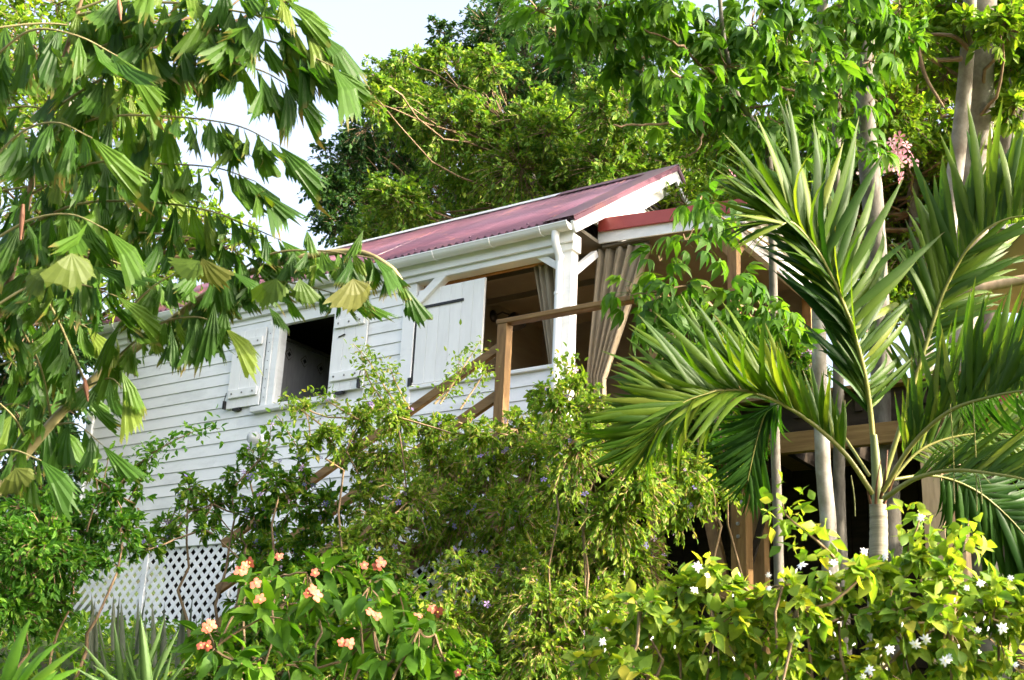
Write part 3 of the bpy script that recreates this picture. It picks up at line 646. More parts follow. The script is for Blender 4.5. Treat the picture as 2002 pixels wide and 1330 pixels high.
# ------------------------------------------------------------------ curtains
def curtain(name, top_a, top_b, tie_a, tie_b, bot_a, bot_b, nf, label, grp):
    base = (np.asarray(bot_a) + np.asarray(bot_b)) / 2; t = hthing(name, base, label, 'curtain', grp)
    b = HB(base); nu, nv = nf * 14, 30; V = []
    perp = np.array([-(top_b[1] - top_a[1]), top_b[0] - top_a[0], 0.0]); perp /= np.linalg.norm(perp)
    for v in range(nv + 1):
        s = v / nv
        for u in range(nu + 1):
            q = u / nu; A = np.asarray(top_a) * (1 - q) + np.asarray(top_b) * q; T = np.asarray(tie_a) * (1 - q) + np.asarray(tie_b) * q; C = np.asarray(bot_a) * (1 - q) + np.asarray(bot_b) * q
            P = A * (1 - s / .8) + T * (s / .8) if s < .8 else T * (1 - (s - .8) / .2) + C * ((s - .8) / .2)
            ph = q * nf * 2 * math.pi + 1.3 * math.sin(q * 8 + nf) + .5 * math.sin(3 * s + 5 * q); amp = .046 * (1 - .3 * min(1, s / .8))
            V.append(P + perp * amp * (math.sin(ph) + .35 * math.sin(2.3 * ph + 1 + s) + .15 * math.sin(5.1 * ph)))
    n = nu + 1; F = np.array([(r * n + k, r * n + k + 1, (r + 1) * n + k + 1, (r + 1) * n + k) for r in range(nv) for k in range(nu)])
    b.add(V, F); o = b.obj('drape', M['cloth'], t, True); o.modifiers.new('t', 'SOLIDIFY').thickness = .004
    b = HB(base); b.bar(np.asarray(top_a) + (0, 0, .02), np.asarray(top_b) + (0, 0, .02), .02, .02); b.obj('curtain_rod', M['inside'], t)
curtain('curtain', (-.62, .17, .80), (-.20, .17, .80), (-.36, .17, -.50), (-.16, .17, -.50), (-.38, .17, -1.5), (-.16, .17, -1.5), 4, 'narrow beige curtain tied back left of the white downpipe post', 'beige veranda curtains')
curtain('curtain', (-.09, .62, .86), (.56, .62, .82), (-.17, .62, -.50), (.05, .62, -.62), (-.15, .62, -1.5), (.10, .62, -1.5), 6, 'wide beige curtain gathered right of the white downpipe post', 'beige veranda curtains')
# ------------------------------------------------------------------ lamps on the walls
c = hy(966, 612, 1.5); sx_ = -2.058
t = hthing('wall_sconce', (sx_, 1.5, .62), 'black wall sconce on the tan veranda wall behind the railing post', 'lamp')
def yl(b, c, prof, ax):                           # lathe about an axis other than z
    s0 = len(b.v); b.lathe((0, 0, 0), prof, 14); w_ = unit(ax); u_ = unit(np.cross(w_, [0.13, .2, .9])); v_ = np.cross(w_, u_)
    for k in range(s0, len(b.v)): b.v[k] = np.asarray(c) + b.v[k][:, :1] * u_ + b.v[k][:, 1:2] * v_ + b.v[k][:, 2:] * w_
b = HB((sx_, 1.5, .62)); yl(b, (sx_, 1.5, .72), [(0, 0), (.075, 0), (.075, .02), (.03, .05), (0, .05)], (1, 0, 0)); b.obj('wall_plate', M['black'], t, True)
b = HB((sx_, 1.5, .62)); b.tube([(sx_ + .04, 1.5, .72), (sx_ + .14, 1.5, .75), (sx_ + .24, 1.5, .70)], .011, 6); b.obj('arm', M['black'], t)
b = HB((sx_, 1.5, .62)); yl(b, (sx_ + .30, 1.5, .70), [(0, 0), (.05, 0), (.10, -.06), (.13, -.17), (.122, -.17), (.09, -.06), (0, -.02)], (-.25, 0, 1)); b.obj('lamp_shade', M['black'], t, True)
lc = hy(497, 857, -.12)
t = hthing('globe_lamp', (lc[0], -.03, lc[2] - .1), 'round glass globe lamp on the white boards below the left shutter', 'lamp')
mt, n_, bb, oo = mat_base('lamp_glass'); bb.inputs['Base Color'].default_value = (.9, .93, .93, 1); bb.inputs['Roughness'].default_value = .12; bb.inputs['Transmission Weight'].default_value = .55; bb.inputs['IOR'].default_value = 1.3; M['glass'] = mt
b = HB((lc[0], -.03, lc[2] - .1)); q = np.linspace(-math.pi / 2, math.pi / 2, 13); yl(b, (lc[0], -.125, lc[2]), [(.085 * math.cos(z), .085 * math.sin(z)) for z in q], (0, -1, 0)); b.obj('glass_globe', M['glass'], t, True)
b = HB((lc[0], -.03, lc[2] - .1)); yl(b, (lc[0], -.026, lc[2]), [(0, 0), (.075, 0), (.075, .025), (.06, .035), (0, .035)], (0, -1, 0)); b.obj('lamp_base', M['white'], t, True)

# ================================================================== WOODEN DECK AND STAIRS
DO = np.array([2.2, -.4, -3.6]); DZ = -1.60
deck = hthing('wooden_deck', DO, 'brown timber deck on posts with a handrail in front of the veranda', 'deck')
def dpart(name, fn, mt, parent=deck, bevel=0.0):
    b = HB(DO); fn(b); return b.obj(name, mt, parent, False, bevel)
def gz_h(x, y): p = hw(x, y, 0); return float(ground_z(p[0], p[1])) - ANCH[2]
DXL, DXR = -.05, 5.6
npl = 12
for k in range(npl):
    y0 = -1.22 + k * .14; y1 = y0 + .134
    if y1 > .45: break
    dpart('plank', lambda b, y0=y0, y1=y1: b.box((DXL if y1 < -.05 else .02, y0, DZ - .028), (DXR, y1, DZ)), M['woodh'])
for k in range(16):
    y0 = .47 + k * .14; dpart('plank', lambda b, y0=y0: b.box((1.62, y0, DZ - .028), (DXR, y0 + .134, DZ)), M['woodh'])
dpart('rim_beam', lambda b: b.box((DXL, -1.20, DZ - .20), (2.35, -1.155, DZ - .03)), M['woodh'])
dpart('front_beam', lambda b: b.box((2.28, -1.24, -2.085), (DXR, -1.17, -1.925)), M['woodh'], bevel=.004)
dpart('rim_beam', lambda b: b.box((2.30, -1.12, -1.924), (DXR, -1.08, DZ - .03)), M['dark'])
for x in np.arange(.3, 5.6, .5): dpart('joist', lambda b, x=x: b.box((x, -1.15, DZ - .19), (x + .05, 2.6, DZ - .03)), M['dark'])  # rim beam and joists near-black too, shade put into their colour
PZ = 0.095
def post(name, x, y, z1, w_=.105, mt='wood', z0=None):
    z0 = gz_h(x, y) - .15 if z0 is None else z0
    return dpart(name, lambda b: b.box((x - w_ / 2, y - w_ / 2, z0), (x + w_ / 2, y + w_ / 2, z1)), M[mt], bevel=.005)
post('rail_post', .02, -1.20, -.585); post('rail_post', 1.62, -1.20, -.585)
post('deck_post', 2.37, -1.20, -2.09, .13); post('deck_post', 2.28, -.62, -2.0, .11); post('deck_post', 4.02, -1.20, -2.09, .13, 'oldwood')
post('deck_post', 5.3, -1.20, -2.09, .13)
dpart('brace', lambda b: b.bar((1.96, -1.05, -2.2), (2.28, -1.28, -3.2), .07, .09, up=(1, 0, 0)), M['wood'])
dpart('brace', lambda b: b.bar((2.30, -.9, -2.9), (2.52, -.9, -2.2), .03, .05, up=(1, 0, 0)), M['dark'])
for y, z in ((-1.268, -2.72), (-1.268, -2.62)):
    dpart('bolt', lambda b, z=z: yl(b, (2.37, -1.267, z), [(0, .012), (.014, .01), (.016, 0)], (0, -1, 0)), M['bolt'])
dpart('rail', lambda b: b.box((-.05, -1.255, -.583), (1.70, -1.145, -.535)), M['woodh'], bevel=.008)
dpart('rail', lambda b: b.bar((1.62, -1.2, -.56), (1.62, .5, -.56), .10, .045), M['woodh'])
dpart('rail', lambda b: b.bar((1.66, -1.2, -.60), (2.4, -1.24, -1.3), .05, .10), M['woodh'])
# stairs beside the wall
SO = np.array([-2.4, -1.1, -3.3])
st = hthing('garden_stairs', SO, 'brown timber stairs with a sloping handrail along the white wall', 'stairs')
def spart(name, fn, mt, bevel=0.0):
    b = HB(SO); fn(b); return b.obj(name, mt, st, False, bevel)
spart('handrail', lambda b: b.bar((-.035, -1.2, -.80), (-3.4, -1.2, -2.44), .05, .085), M['woodh'], .006)
spart('mid_rail', lambda b: b.bar((-.035, -1.2, -1.27), (-3.4, -1.2, -2.91), .05, .10), M['woodh'], .006)
spart('stringer', lambda b: b.bar((-.1, -1.2, -1.75), (-4.0, -1.2, -3.65), .05, .22), M['woodh'])
spart('stringer', lambda b: b.bar((-.1, -.2, -1.75), (-4.0, -.2, -3.65), .05, .22), M['woodh'])
for k in range(11):
    x = -.2 - k * .345; z = DZ - .168 * (k + 1); spart('tread', lambda b, x=x, z=z: b.box((x - .16, -1.17, z - .035), (x + .14, -.23, z)), M['woodh'])
# things beyond the deck edge
t = hthing('side_board', (4.6, -1.36, -1.9), 'dark red board fixed above the deck edge at the right', 'board')
b = HB((4.6, -1.36, -1.9)); b.box((4.0, -1.345, -1.90), (5.4, -1.31, -1.70)); b.obj('panel', M['flash'], t); b = HB((4.6, -1.36, -1.9)); b.box((4.0, -1.36, -1.98), (5.4, -1.30, -1.905)); b.obj('ledge', M['oldwood'], t)
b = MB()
def void_wall():  # added near-black boards put the shade under the deck into their colour
    d = HB((3.0, 1.2, -3.4)); tt = hthing('void_backdrop', (3.0, 1.2, -3.4), 'dark boards added to make the space under the deck look shaded', 'wall')
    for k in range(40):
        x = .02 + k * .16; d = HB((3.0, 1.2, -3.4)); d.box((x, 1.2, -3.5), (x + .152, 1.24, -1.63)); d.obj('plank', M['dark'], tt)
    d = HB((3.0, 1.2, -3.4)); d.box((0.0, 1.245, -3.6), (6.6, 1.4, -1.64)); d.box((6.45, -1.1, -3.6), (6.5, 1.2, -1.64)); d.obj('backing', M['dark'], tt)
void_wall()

# ================================================================== CHAIR, BENCH AND PARASOL ON THE DECK
c = hy(1484, 806, .75)
t = hthing('garden_chair', (c[0], .75, DZ), 'white garden chair on the deck behind the drooping dark palm frond', 'chair')
CO2 = np.array([c[0], .75, DZ])
def cpart(name, fn, mt, par=None):
    b = HB(CO2); fn(b); return b.obj(name, mt, par or t, False, .004)
for dx in (-.23, .23):
    for dy in (-.22, .22): cpart('leg', lambda b: b.bar(CO2 + (dx, dy, 0), CO2 + (dx * .9, dy * .9, .42), .04, .04), M['white'])
for k in range(5): cpart('seat_slat', lambda b: b.box(CO2 + (-.25, -.25 + k * .10, .42), CO2 + (.25, -.16 + k * .10, .445)), M['white'])
for k in range(6): cpart('back_slat', lambda b: b.bar(CO2 + (-.22 + k * .088, .22, .40), CO2 + (-.22 + k * .088, .34, .86 + .05 * math.sin(k / 5 * math.pi)), .075, .016, up=(0, 1, 0)), M['white'])
for dx in (-.27, .27): cpart('armrest', lambda b: b.box(CO2 + (dx - .03, -.25, .62), CO2 + (dx + .03, .26, .645)), M['white'])
c = hy(1558, 832, -.35); BO = np.array([c[0], -.35, DZ])
t = hthing('slatted_bench', BO, 'low timber bench with pale slats on the deck edge behind the grey trunks', 'bench')
def bpart(name, fn, mt):
    b = HB(BO); fn(b); return b.obj(name, mt, t)
bpart('top_rail', lambda b: b.box(BO + (-.45, -.03, .22), BO + (.45, .03, .255)), M['oldwood'])
bpart('seat', lambda b: b.box(BO + (-.45, -.03, .02), BO + (.45, .35, .05)), M['oldwood'])
for k in range(11): bpart('slat', lambda b: b.box(BO + (-.43 + k * .08, -.012, .05), BO + (-.41 + k * .08, .012, .22)), M['white'])
pc = at(2075, 540, 9.6); PO = np.array([pc[0], pc[1], float(ground_z(pc[0], pc[1]))])
t = thing('parasol', PO, 'cream canvas parasol with dark ribs beside the big grey trunk', 'parasol')
b = MB(); r = 1.0; zt, ze = pc[2] + .62 - PO[2], pc[2] + .03 - PO[2]
cor = [np.array([r * math.cos(a), r * math.sin(a), 0]) for a in np.arange(4) * math.pi / 2 + .75]
for k in range(4):
    p, q = cor[k] + (0, 0, ze), cor[(k + 1) % 4] + (0, 0, ze); n = 8; V = []
    for i in range(n + 1):
        s = i / n
        for j in range(n + 1):
            u = j / n; e = p * (1 - u) + q * u; P = np.array([0, 0, zt]) * (1 - s) + e * s; P = P + np.array([0, 0, -.07 * math.sin(s * math.pi) - .05 * math.sin(u * math.pi) * s]); V.append(P)
    b.add(V, np.array([(i * (n + 1) + j, i * (n + 1) + j + 1, (i + 1) * (n + 1) + j + 1, (i + 1) * (n + 1) + j) for i in range(n) for j in range(n)]))
    pp, qq = V[-n - 1], V[-1]
o = b.obj('canopy', M['canvas'], t, True); o.modifiers.new('t', 'SOLIDIFY').thickness = .004
for k in range(4): b = MB(); b.tube([(0, 0, zt - .05), cor[k] * .5 + (0, 0, (zt + ze) / 2 - .09), cor[k] * .99 + (0, 0, ze - .012)], .012, 6); b.obj('rib', M['black'], t)
b = MB(); b.tube([(0, 0, 0), (0, 0, zt)], .024, 10); b.obj('pole', M['oldwood'], t)
pts = [at(1860, 582, 8.8), at(1905, 568, 8.7), at(1950, 557, 8.7), at(2030, 545, 8.7), at(2120, 560, 8.7)]
t = thing('bent_pole', pts[0], 'curved bare wooden pole crossing below the cream parasol', 'pole')
b = MB(); b.tube(curve(np.array(pts) - pts[0]), .035, 8); b.obj('pole', M['oldwood'], t, True)
t = thing('timber_bollard', hw(3.9, -1.3, gz_h(3.9, -1.3)), 'pale timber block post standing right of the palm crown', 'post', rz=HROT)
c = hy(1847, 828, -1.5); b = MB(); zz = c[2] - gz_h(3.9, -1.3); b.box((-.07, -.05, -.1), (.07, .05, zz + .05)); b.obj('shaft', M['oldwood'], t)

# ================================================================== PLANTS
def gbase(p, sink=.05): return np.array([p[0], p[1], float(ground_z(p[0], p[1])) - sink])
def tree(name, label, cat, trunk_px, r0, r1, clumps, mt, leaf, size, seed, ntw=40, lpt=10, bark='bark', group=None, small=True, droop=.35, base=None, limb_r=.05, twigs=True, up=.3, lspread=.9, dj=.6, attach=(.35, 1.0), extra=None, tw_mat='twig', tmin=.35, szv=.35, flat=1.0, frill=0, start=.35):
    rng = np.random.default_rng(seed); P = [at(*q) for q in trunk_px]
    bs = gbase(P[0] if base is None else base); root = thing(name, bs, label, cat, group)
    line = curve(np.vstack([bs + (0, 0, -.3) if abs(P[0][2] - bs[2]) > .3 else P[0], P]) if len(P) > 1 else np.vstack([bs, P[0]]), 6)
    line = np.vstack([bs[None], line[1:]]) - bs
    b = MB(); rr = np.linspace(r0, r1, len(line)); b.tube(line + rng.normal(size=line.shape) * r0 * .05, rr, 12); b.obj('trunk', M[bark], root, True)
    cl = px_clumps(clumps, dj, rng); bb = MB()
    if frill: cl = cl + [(c + unit(rng.normal(size=3) + (0, 0, .2)) * r * rng.uniform(.75, 1.15), r * rng.uniform(.3, .55)) for c, r in cl for _ in range(frill)]
    A, Dd, Nn, Ss = [], [], [], []; tw = MB()
    for c, r in cl:
        cc = c - bs
        if len(line) > 2:
            dist = np.linalg.norm(line - cc, axis=1) + np.maximum(0, line[:, 2] - cc[2] + .2) * 3; k = int(np.argmin(dist[int(len(line) * attach[0]):])) + int(len(line) * attach[0])
        else: k = len(line) - 1
        L = np.linalg.norm(cc - line[k]); limb(bb, line[k], cc, min(rr[k] * .7, limb_r * (.4 + .25 * L)), .008, rng, .04, 7, 5)
        p, d, nn, seg = clump(rng, c, r * 1.15, max(4, int(ntw * min(1, (r / cl[0][1]) ** 2))), lpt, up, droop, tmin, lspread, flat, start)
        A.append(p); Dd.append(d); Nn.append(nn); Ss.append(size * rng.uniform(1 - szv, 1 + szv, len(p)))
        if twigs:
            for s in seg: tw.tube(s - bs, [.007, .005, .002], 3, cap=False)
    if bb.v: o = bb.obj('branches', M['twig'], root, True); o['kind'] = 'stuff'
    if tw.v: o = tw.obj('twigs', M[tw_mat], root); o['kind'] = 'stuff'
    if A:
        A, Dd, Nn, Ss = map(np.concatenate, (A, Dd, Nn, Ss)); b = MB(); Rm = frames(Dd, Nn)
        tl = [leaf] if isinstance(leaf, tuple) else leaf
        for q, tt in enumerate(tl): bake(b, tt, A[q::len(tl)] - bs, Rm[q::len(tl)], Ss[q::len(tl)], rng)
        o = b.obj('crown', M[mt], root); o['kind'] = 'stuff'
    return root
SM, SM4 = t_small(.55, .3), t_small4(.5, .3)
def C(s, d): return [(*q, d) for q in s]

# ---------------------------------------------------------------- trees behind the house
T2 = [(680, 320, 60), (640, 372, 36), (700, 400, 60), (660, 440, 36), (740, 330, 60), (760, 280, 60), (720, 250, 40), (860, 62, 24), (868, 95, 18), (960, 60, 55), (1000, 20, 60), (1040, 110, 70), (985, 160, 55), (1090, 40, 60), (1120, 130, 60), (930, 200, 50), (1150, 200, 60), (860, 380, 70), (1060, 190, 50), (910, 430, 60), (800, 340, 60), (940, 100, 36), (780, 170, 40), (1180, 60, 70), (1260, 120, 70), (1000, 280, 80), (1120, 330, 80), (1230, 230, 80), (730, 450, 50), (790, 430, 45), (960, 470, 60), (1060, 420, 60)]
tree('dense_tree', 'dark blue-green tree rising behind the red roof against the sky', 'tree', [(1010, 560, 27), (1000, 300, 27), (1030, 60, 27)], .28, .08, C(T2, 26), 'tree2', SM, .095, 11, 130, 15, 'bark', droop=.3, dj=1.6, up=.15, limb_r=.022, frill=3, start=.6, szv=.5)
T1 = [(770, 165, 50), (825, 165, 45), (735, 190, 34), (890, 140, 45), (955, 130, 36), (870, 240, 60), (800, 225, 50), (950, 260, 70), (1040, 235, 60), (1020, 330, 80), (900, 320, 70), (1100, 290, 70), (1180, 330, 70), (1120, 380, 55), (1250, 300, 70), (1290, 370, 60), (990, 410, 70), (785, 400, 50), (740, 440, 40), (820, 440, 40), (1220, 210, 60), (1350, 310, 60), (1400, 380, 50), (1210, 400, 50), (700, 470, 26), (1370, 230, 60)]
tree('leafy_tree', 'yellow-green sunlit tree standing just behind the red roof', 'tree', [(1080, 520, 21), (1060, 420, 21), (1000, 250, 21)], .24, .06, C(T1, 21), 'tree1', SM, .09, 12, 120, 15, 'bark', droop=.35, dj=1.6, up=.15, limb_r=.02, frill=3, start=.6, szv=.5)
T3 = [(1450, 360, 60), (1500, 420, 60), (1410, 440, 50), (1740, 220, 70), (1820, 180, 70), (1770, 340, 80), (1840, 320, 70), (1860, 420, 60), (1900, 300, 60), (1965, 270, 60), (1985, 350, 60), (1800, 100, 70), (1730, 130, 60), (1690, 60, 60), (1740, 420, 60), (1620, 380, 60), (1560, 340, 50), (1690, 500, 70), (1960, 430, 60), (1560, 460, 60), (1640, 300, 50), (1600, 480, 60), (1780, 480, 70), (1830, 560, 50), (1480, 300, 60), (1540, 120, 70), (1640, 140, 70), (1440, 150, 70), (1400, 260, 60), (1700, 260, 70), (1930, 130, 60), (1990, 200, 50), (1880, 60, 60), (1660, 400, 60), (1720, 580, 50), (1900, 480, 60), (1600, 220, 60), (1340, 400, 50), (1860, 500, 50), (1760, 540, 50), (1920, 380, 50), (1980, 130, 60), (1680, 330, 50)]
t3 = tree('flowering_tree', 'bright yellow-green tree with pink blossom behind the palm', 'tree', [(1800, 640, 16), (1790, 450, 16), (1780, 250, 16)], .16, .05, C(T3, 16.5), 'tree3', SM, .078, 13, 130, 13, 'bark', droop=.3, dj=1.4, up=.15, limb_r=.025, frill=2, start=.6, szv=.5)
rng = np.random.default_rng(5); bs = np.array(t3.location)
def t_flower5(n=5, w=.55):
    V, F = [(0, 0, .0)], []
    for k in range(n):
        a = k * 2 * math.pi / n; i = len(V)
        for da, r, z in ((-.28, .55, .06), (-.34, .85, .04), (0, 1.0, .0), (.34, .85, .04), (.28, .55, .06)): V.append((r * math.cos(a + da * w * 2), r * math.sin(a + da * w * 2), z))
        F += [(0, i, i + 4), (i, i + 1, i + 3), (i, i + 3, i + 4), (i + 1, i + 2, i + 3)]
    return np.array(V), np.array(F)
FL5 = t_flower5()
fm = MB(); fm.add(*FL5); fmesh = fm.mesh('blossom', M['pink'])
for k in range(34):
    x, y = (rng.normal(1755, 16), rng.normal(306, 22)) if k < 22 else (rng.choice([1700, 1720, 1440, 1620, 1715, 1860]) + rng.normal() * 14, rng.choice([345, 460, 350, 520, 530, 640]) + rng.normal() * 14)
    o = bpy.data.objects.new('blossom', fmesh); COL.objects.link(o); o.parent = t3; o.location = Vector(at(x, y, 14.4 + rng.uniform(-.3, .3)) - bs); o.scale = [rng.uniform(.05, .085)] * 3; o.rotation_euler = (1.2 + rng.normal() * .4, rng.normal() * .4, rng.uniform(0, 6))
# left background trees
TL = [(60, 80, 70), (150, 150, 70), (80, 250, 80), (200, 60, 60), (270, 130, 60), (50, 400, 80), (150, 350, 70), (230, 300, 60), (100, 500, 80), (200, 470, 80), (300, 420, 60), (330, 60, 45), (30, 580, 70), (130, 600, 60), (330, 200, 50), (280, 560, 50), (400, 430, 45), (10, 180, 60), (20, 10, 60), (110, 10, 60), (350, 500, 50), (220, 560, 50), (10, 300, 60), (260, 230, 50), (470, 470, 36), (410, 500, 40), (540, 10, 26), (330, 340, 40)]
tree('garden_tree', 'small-leaved green tree behind the fishtail palm at the left', 'tree', [(140, 640, 19), (120, 400, 19), (140, 120, 19)], .2, .06, C(TL, 19), 'tree3', SM, .10, 14, 70, 10, 'bark', droop=.3, dj=1.5, up=.2, frill=2, start=.6, szv=.5)
TD = [(30, 700, 70), (95, 760, 55), (50, 850, 70), (115, 860, 40), (30, 950, 60), (95, 960, 50), (140, 700, 40), (60, 640, 60), (150, 640, 40), (20, 780, 70), (125, 930, 36), (128, 800, 34), (135, 850, 28), (100, 700, 50), (150, 660, 34)]
tree('dark_tree', 'dark green tree filling the left edge beside the house corner', 'tree', [(30, 1100, 17), (40, 900, 17), (60, 750, 17)], .12, .04, C(TD, 17), 'tree2', SM4, .095, 15, 110, 12, 'bark', droop=.3, dj=.8)
# ---------------------------------------------------------------- big pale trunks at the right
K4 = [(1890, 40, 30), (1960, 60, 44), (1985, 130, 40), (1860, 110, 36), (1990, 30, 40), (1840, 40, 40), (1800, 60, 40), (1950, 190, 30), (1845, 150, 36), (1790, 20, 36), (1880, -20, 60), (1960, -30, 60), (1760, 60, 40), (2030, 100, 60), (1985, 210, 30)]
t4 = tree('pale_trunk_tree', 'tree with a thick mottled pale trunk at the upper right', 'tree', [(1890, 640, 11.5), (1902, 400, 11.5), (1914, 150, 11.5), (1921, -60, 11.5)], .15, .118, C(K4, 11.6), 'tree3', SM4, .10, 16, 26, 8, 'bark2', droop=.4, dj=.8, limb_r=.03)
bs = np.array(t4.location); b = MB(); b.tube(curve([at(1850, 470, 11.2) - bs, at(1878, 250, 11.2) - bs, at(1891, 100, 11.2) - bs, at(1899, -60, 11.2) - bs]), np.linspace(.075, .05, 25), 10); b.obj('stem', M['bark2'], t4, True)
for P in ([(1893, 98, 11.1), (1935, 55, 11), (2000, -20, 11)], [(1893, 95, 11.1), (1860, 70, 11), (1790, 68, 11)], [(1880, 115, 11.1), (1820, 115, 11), (1790, 80, 11)], [(1790, 80, 10.8), (1810, 150, 10.8), (1845, 210, 10.8)]):
    b = MB(); b.tube(curve([at(*q) - bs for q in P]), np.linspace(.022, .010, 8 * (len(P) - 1) + 1), 6); b.obj('limb', M['twig'], t4, True)
t5 = tree('leaning_tree', 'grey leaning trunk at the far right edge', 'tree', [(1935, 640, 12), (1962, 290, 12), (1990, 170, 12), (2020, 40, 12), (2120, -140, 12.5), (2300, -300, 13.5)], .10, .075, C([(2060, 0, 60), (2040, 60, 50), (2010, -40, 60)], 12) + C([(2240, -100, 120), (2260, 60, 110), (2420, -30, 120), (2640, -80, 120), (2700, -170, 120), (2430, -190, 120), (2330, -240, 100), (2240, 150, 80)], 14), 'palmate', SM4, .125, 17, 120, 10, 'bark', limb_r=.02)  # crown clumps beyond the right edge are added, unseen, to shade the gable
b = MB(); bs = np.array(t5.location); b.tube(curve([at(1972, 262, 12) - bs, at(2000, 215, 12) - bs, at(2040, 160, 12) - bs]), .05, 8); b.obj('limb', M['bark'], t5, True)

# ---------------------------------------------------------------- palmate-leaved trees with slender trunks
PAL = [t_palmate(s) for s in (1, 2, 3, 4)]
def palmate_tree(label, trunk_px, r0, r1, limbs, clumps, seed, per, bark='bark', size=(.17, .27)):
    rng = np.random.default_rng(seed); P = np.array([at(*q) for q in trunk_px]); bs = gbase(P[0])
    root = thing('slender_tree', bs, label, 'tree', 'slender grey trees with hand-shaped leaves')
    P0 = np.vstack([bs, P]); line = curve(P0) - bs; b = MB(); b.tube(line + rng.normal(size=line.shape) * r0 * .02, np.linspace(r0, r1, len(line)), 10); b.obj('trunk', M[bark], root, True)
    for L in limbs: b = MB(); q = curve([at(*z) - bs for z in L[1]]); b.tube(q + rng.normal(size=q.shape) * .006, np.linspace(L[0], L[0] * .45, len(q)), 6); b.obj('limb', M['twig'], root, True)
    pts, dr, nr = [], [], []; tw = MB()
    for (x, y, r, d) in clumps:
        c = at(x, y, d + rng.uniform(-.4, .4)); rad = r * d / F_PX
        for _ in range(max(2, int(per * (r / 50.) ** 2))):
            D = unit(rng.normal(size=3) + (0, 0, .1)); p = c + D * rad * rng.uniform(.1, .9); pts.append(p)
            h = unit(np.array([rng.normal(), rng.normal(), -.15 + .25 * rng.normal()]) + D * .8); dr.append(h); nr.append(np.array([0, 0, 1.0]) + .35 * rng.normal(size=3))
            if rng.random() < .5: limb(tw, c - bs, p - bs, .006, .003, rng, .05, 4, 3)
    if tw.v: o = tw.obj('twigs', M['twig'], root); o['kind'] = 'stuff'
    pts, dr, nr = np.array(pts), np.array(dr), np.array(nr)
    plant_leaves(root, 'leaf', PAL, M['palmate'], pts, dr, nr, rng.uniform(*size, len(pts)), rng, 300)
    return root
P1C = [(1050, 20, 40), (1085, 60, 40), (1150, 40, 45), (1205, 80, 45), (1260, 30, 50), (1330, 60, 50), (1400, 60, 50), (1120, 150, 26), (1250, 140, 46), (1330, 150, 50), (1400, 190, 46), (1300, 215, 36), (1180, 10, 45), (1300, 0, 50), (1420, 130, 46)]
P1L = [(1230, 575, 34), (1262, 600, 26), (1290, 510, 26), (1310, 565, 34), (1345, 590, 30), (1385, 425, 22), (1340, 470, 26), (1395, 600, 36), (1445, 560, 34), (1470, 620, 36), (1420, 640, 30), (1500, 610, 36), (1530, 640, 26), (1370, 390, 24), (1405, 370, 22), (1280, 630, 22), (1380, 480, 18), (1360, 640, 24)]
palmate_tree('slimmest grey stem of the slender trees, left-hand one, with bright hand-shaped leaves', [(1522, 1080, 8.6), (1515, 830, 8.6), (1512, 560, 8.6), (1503, 310, 8.6), (1476, 245, 8.5), (1441, 185, 8.5), (1416, 80, 8.4), (1404, -40, 8.4)], .036, .012,
    [(.014, [(1441, 185, 8.5), (1375, 232, 8.4), (1300, 243, 8.3), (1200, 246, 8.2)]), (.013, [(1428, 160, 8.4), (1370, 128, 8.3), (1327, 88, 8.2), (1260, 60, 8.1)]), (.010, [(1512, 610, 8.6), (1450, 600, 8.2), (1370, 560, 8.0), (1290, 570, 7.9), (1230, 575, 7.9)]), (.008, [(1505, 480, 8.6), (1440, 440, 8.3), (1385, 420, 8.2), (1340, 470, 8.1)]), (.008, [(1375, 232, 8.4), (1365, 290, 8.3), (1330, 310, 8.3)])],
    C(P1C, 8.3) + C(P1L, 8.0), 21, 27)
P2C = [(1470, 50, 50), (1540, 60, 50), (1460, 230, 40), (1520, 240, 45), (1560, 190, 45), (1480, 150, 46), (1620, 60, 46), (1590, 120, 40), (1540, -20, 50), (1440, 280, 26), (1500, 300, 26), (1570, 265, 34)]
palmate_tree('thickest grey stem in front of the dark space under the deck', [(1622, 1080, 9.2), (1606, 850, 9.2), (1600, 500, 9.2), (1600, 270, 9.2), (1607, 60, 9.2), (1610, -40, 9.2)], .062, .034, [(.014, [(1602, 220, 9.2), (1560, 180, 9), (1500, 170, 8.8)]), (.012, [(1605, 100, 9.2), (1560, 60, 9), (1500, 40, 8.8)])], C(P2C, 8.8), 22, 27, 'bark2')
P3C = [(1660, 40, 44), (1640, 190, 36), (1660, 260, 36), (1620, 240, 34), (1690, 300, 26), (1700, 120, 30), (1600, 300, 30), (1680, -10, 44)]
palmate_tree('grey stem just right of the thickest one, before the dark space', [(1642, 1020, 9.6), (1640, 870, 9.6), (1637, 500, 9.6), (1637, 200, 9.6), (1660, 60, 9.5), (1672, -40, 9.5)], .052, .02, [(.012, [(1637, 220, 9.6), (1660, 180, 9.4), (1700, 120, 9.2)])], C(P3C, 9.1), 23, 27)
P4C = [(1720, 30, 40), (1760, 10, 40), (1700, 200, 24), (1740, 90, 34), (1640, 10, 40)]
palmate_tree('thick furrowed grey stem rising straight behind the palm crown', [(1722, 700, 10.2), (1706, 390, 10.2), (1692, 250, 10.2), (1690, 80, 10.2), (1686, -40, 10.2)], .088, .07, [(.02, [(1690, 70, 10.1), (1720, 50, 10), (1760, 20, 9.8)]), (.02, [(1688, 70, 10.1), (1650, 60, 10), (1600, 55, 9.8)])], C(P4C, 9.6), 24, 24)

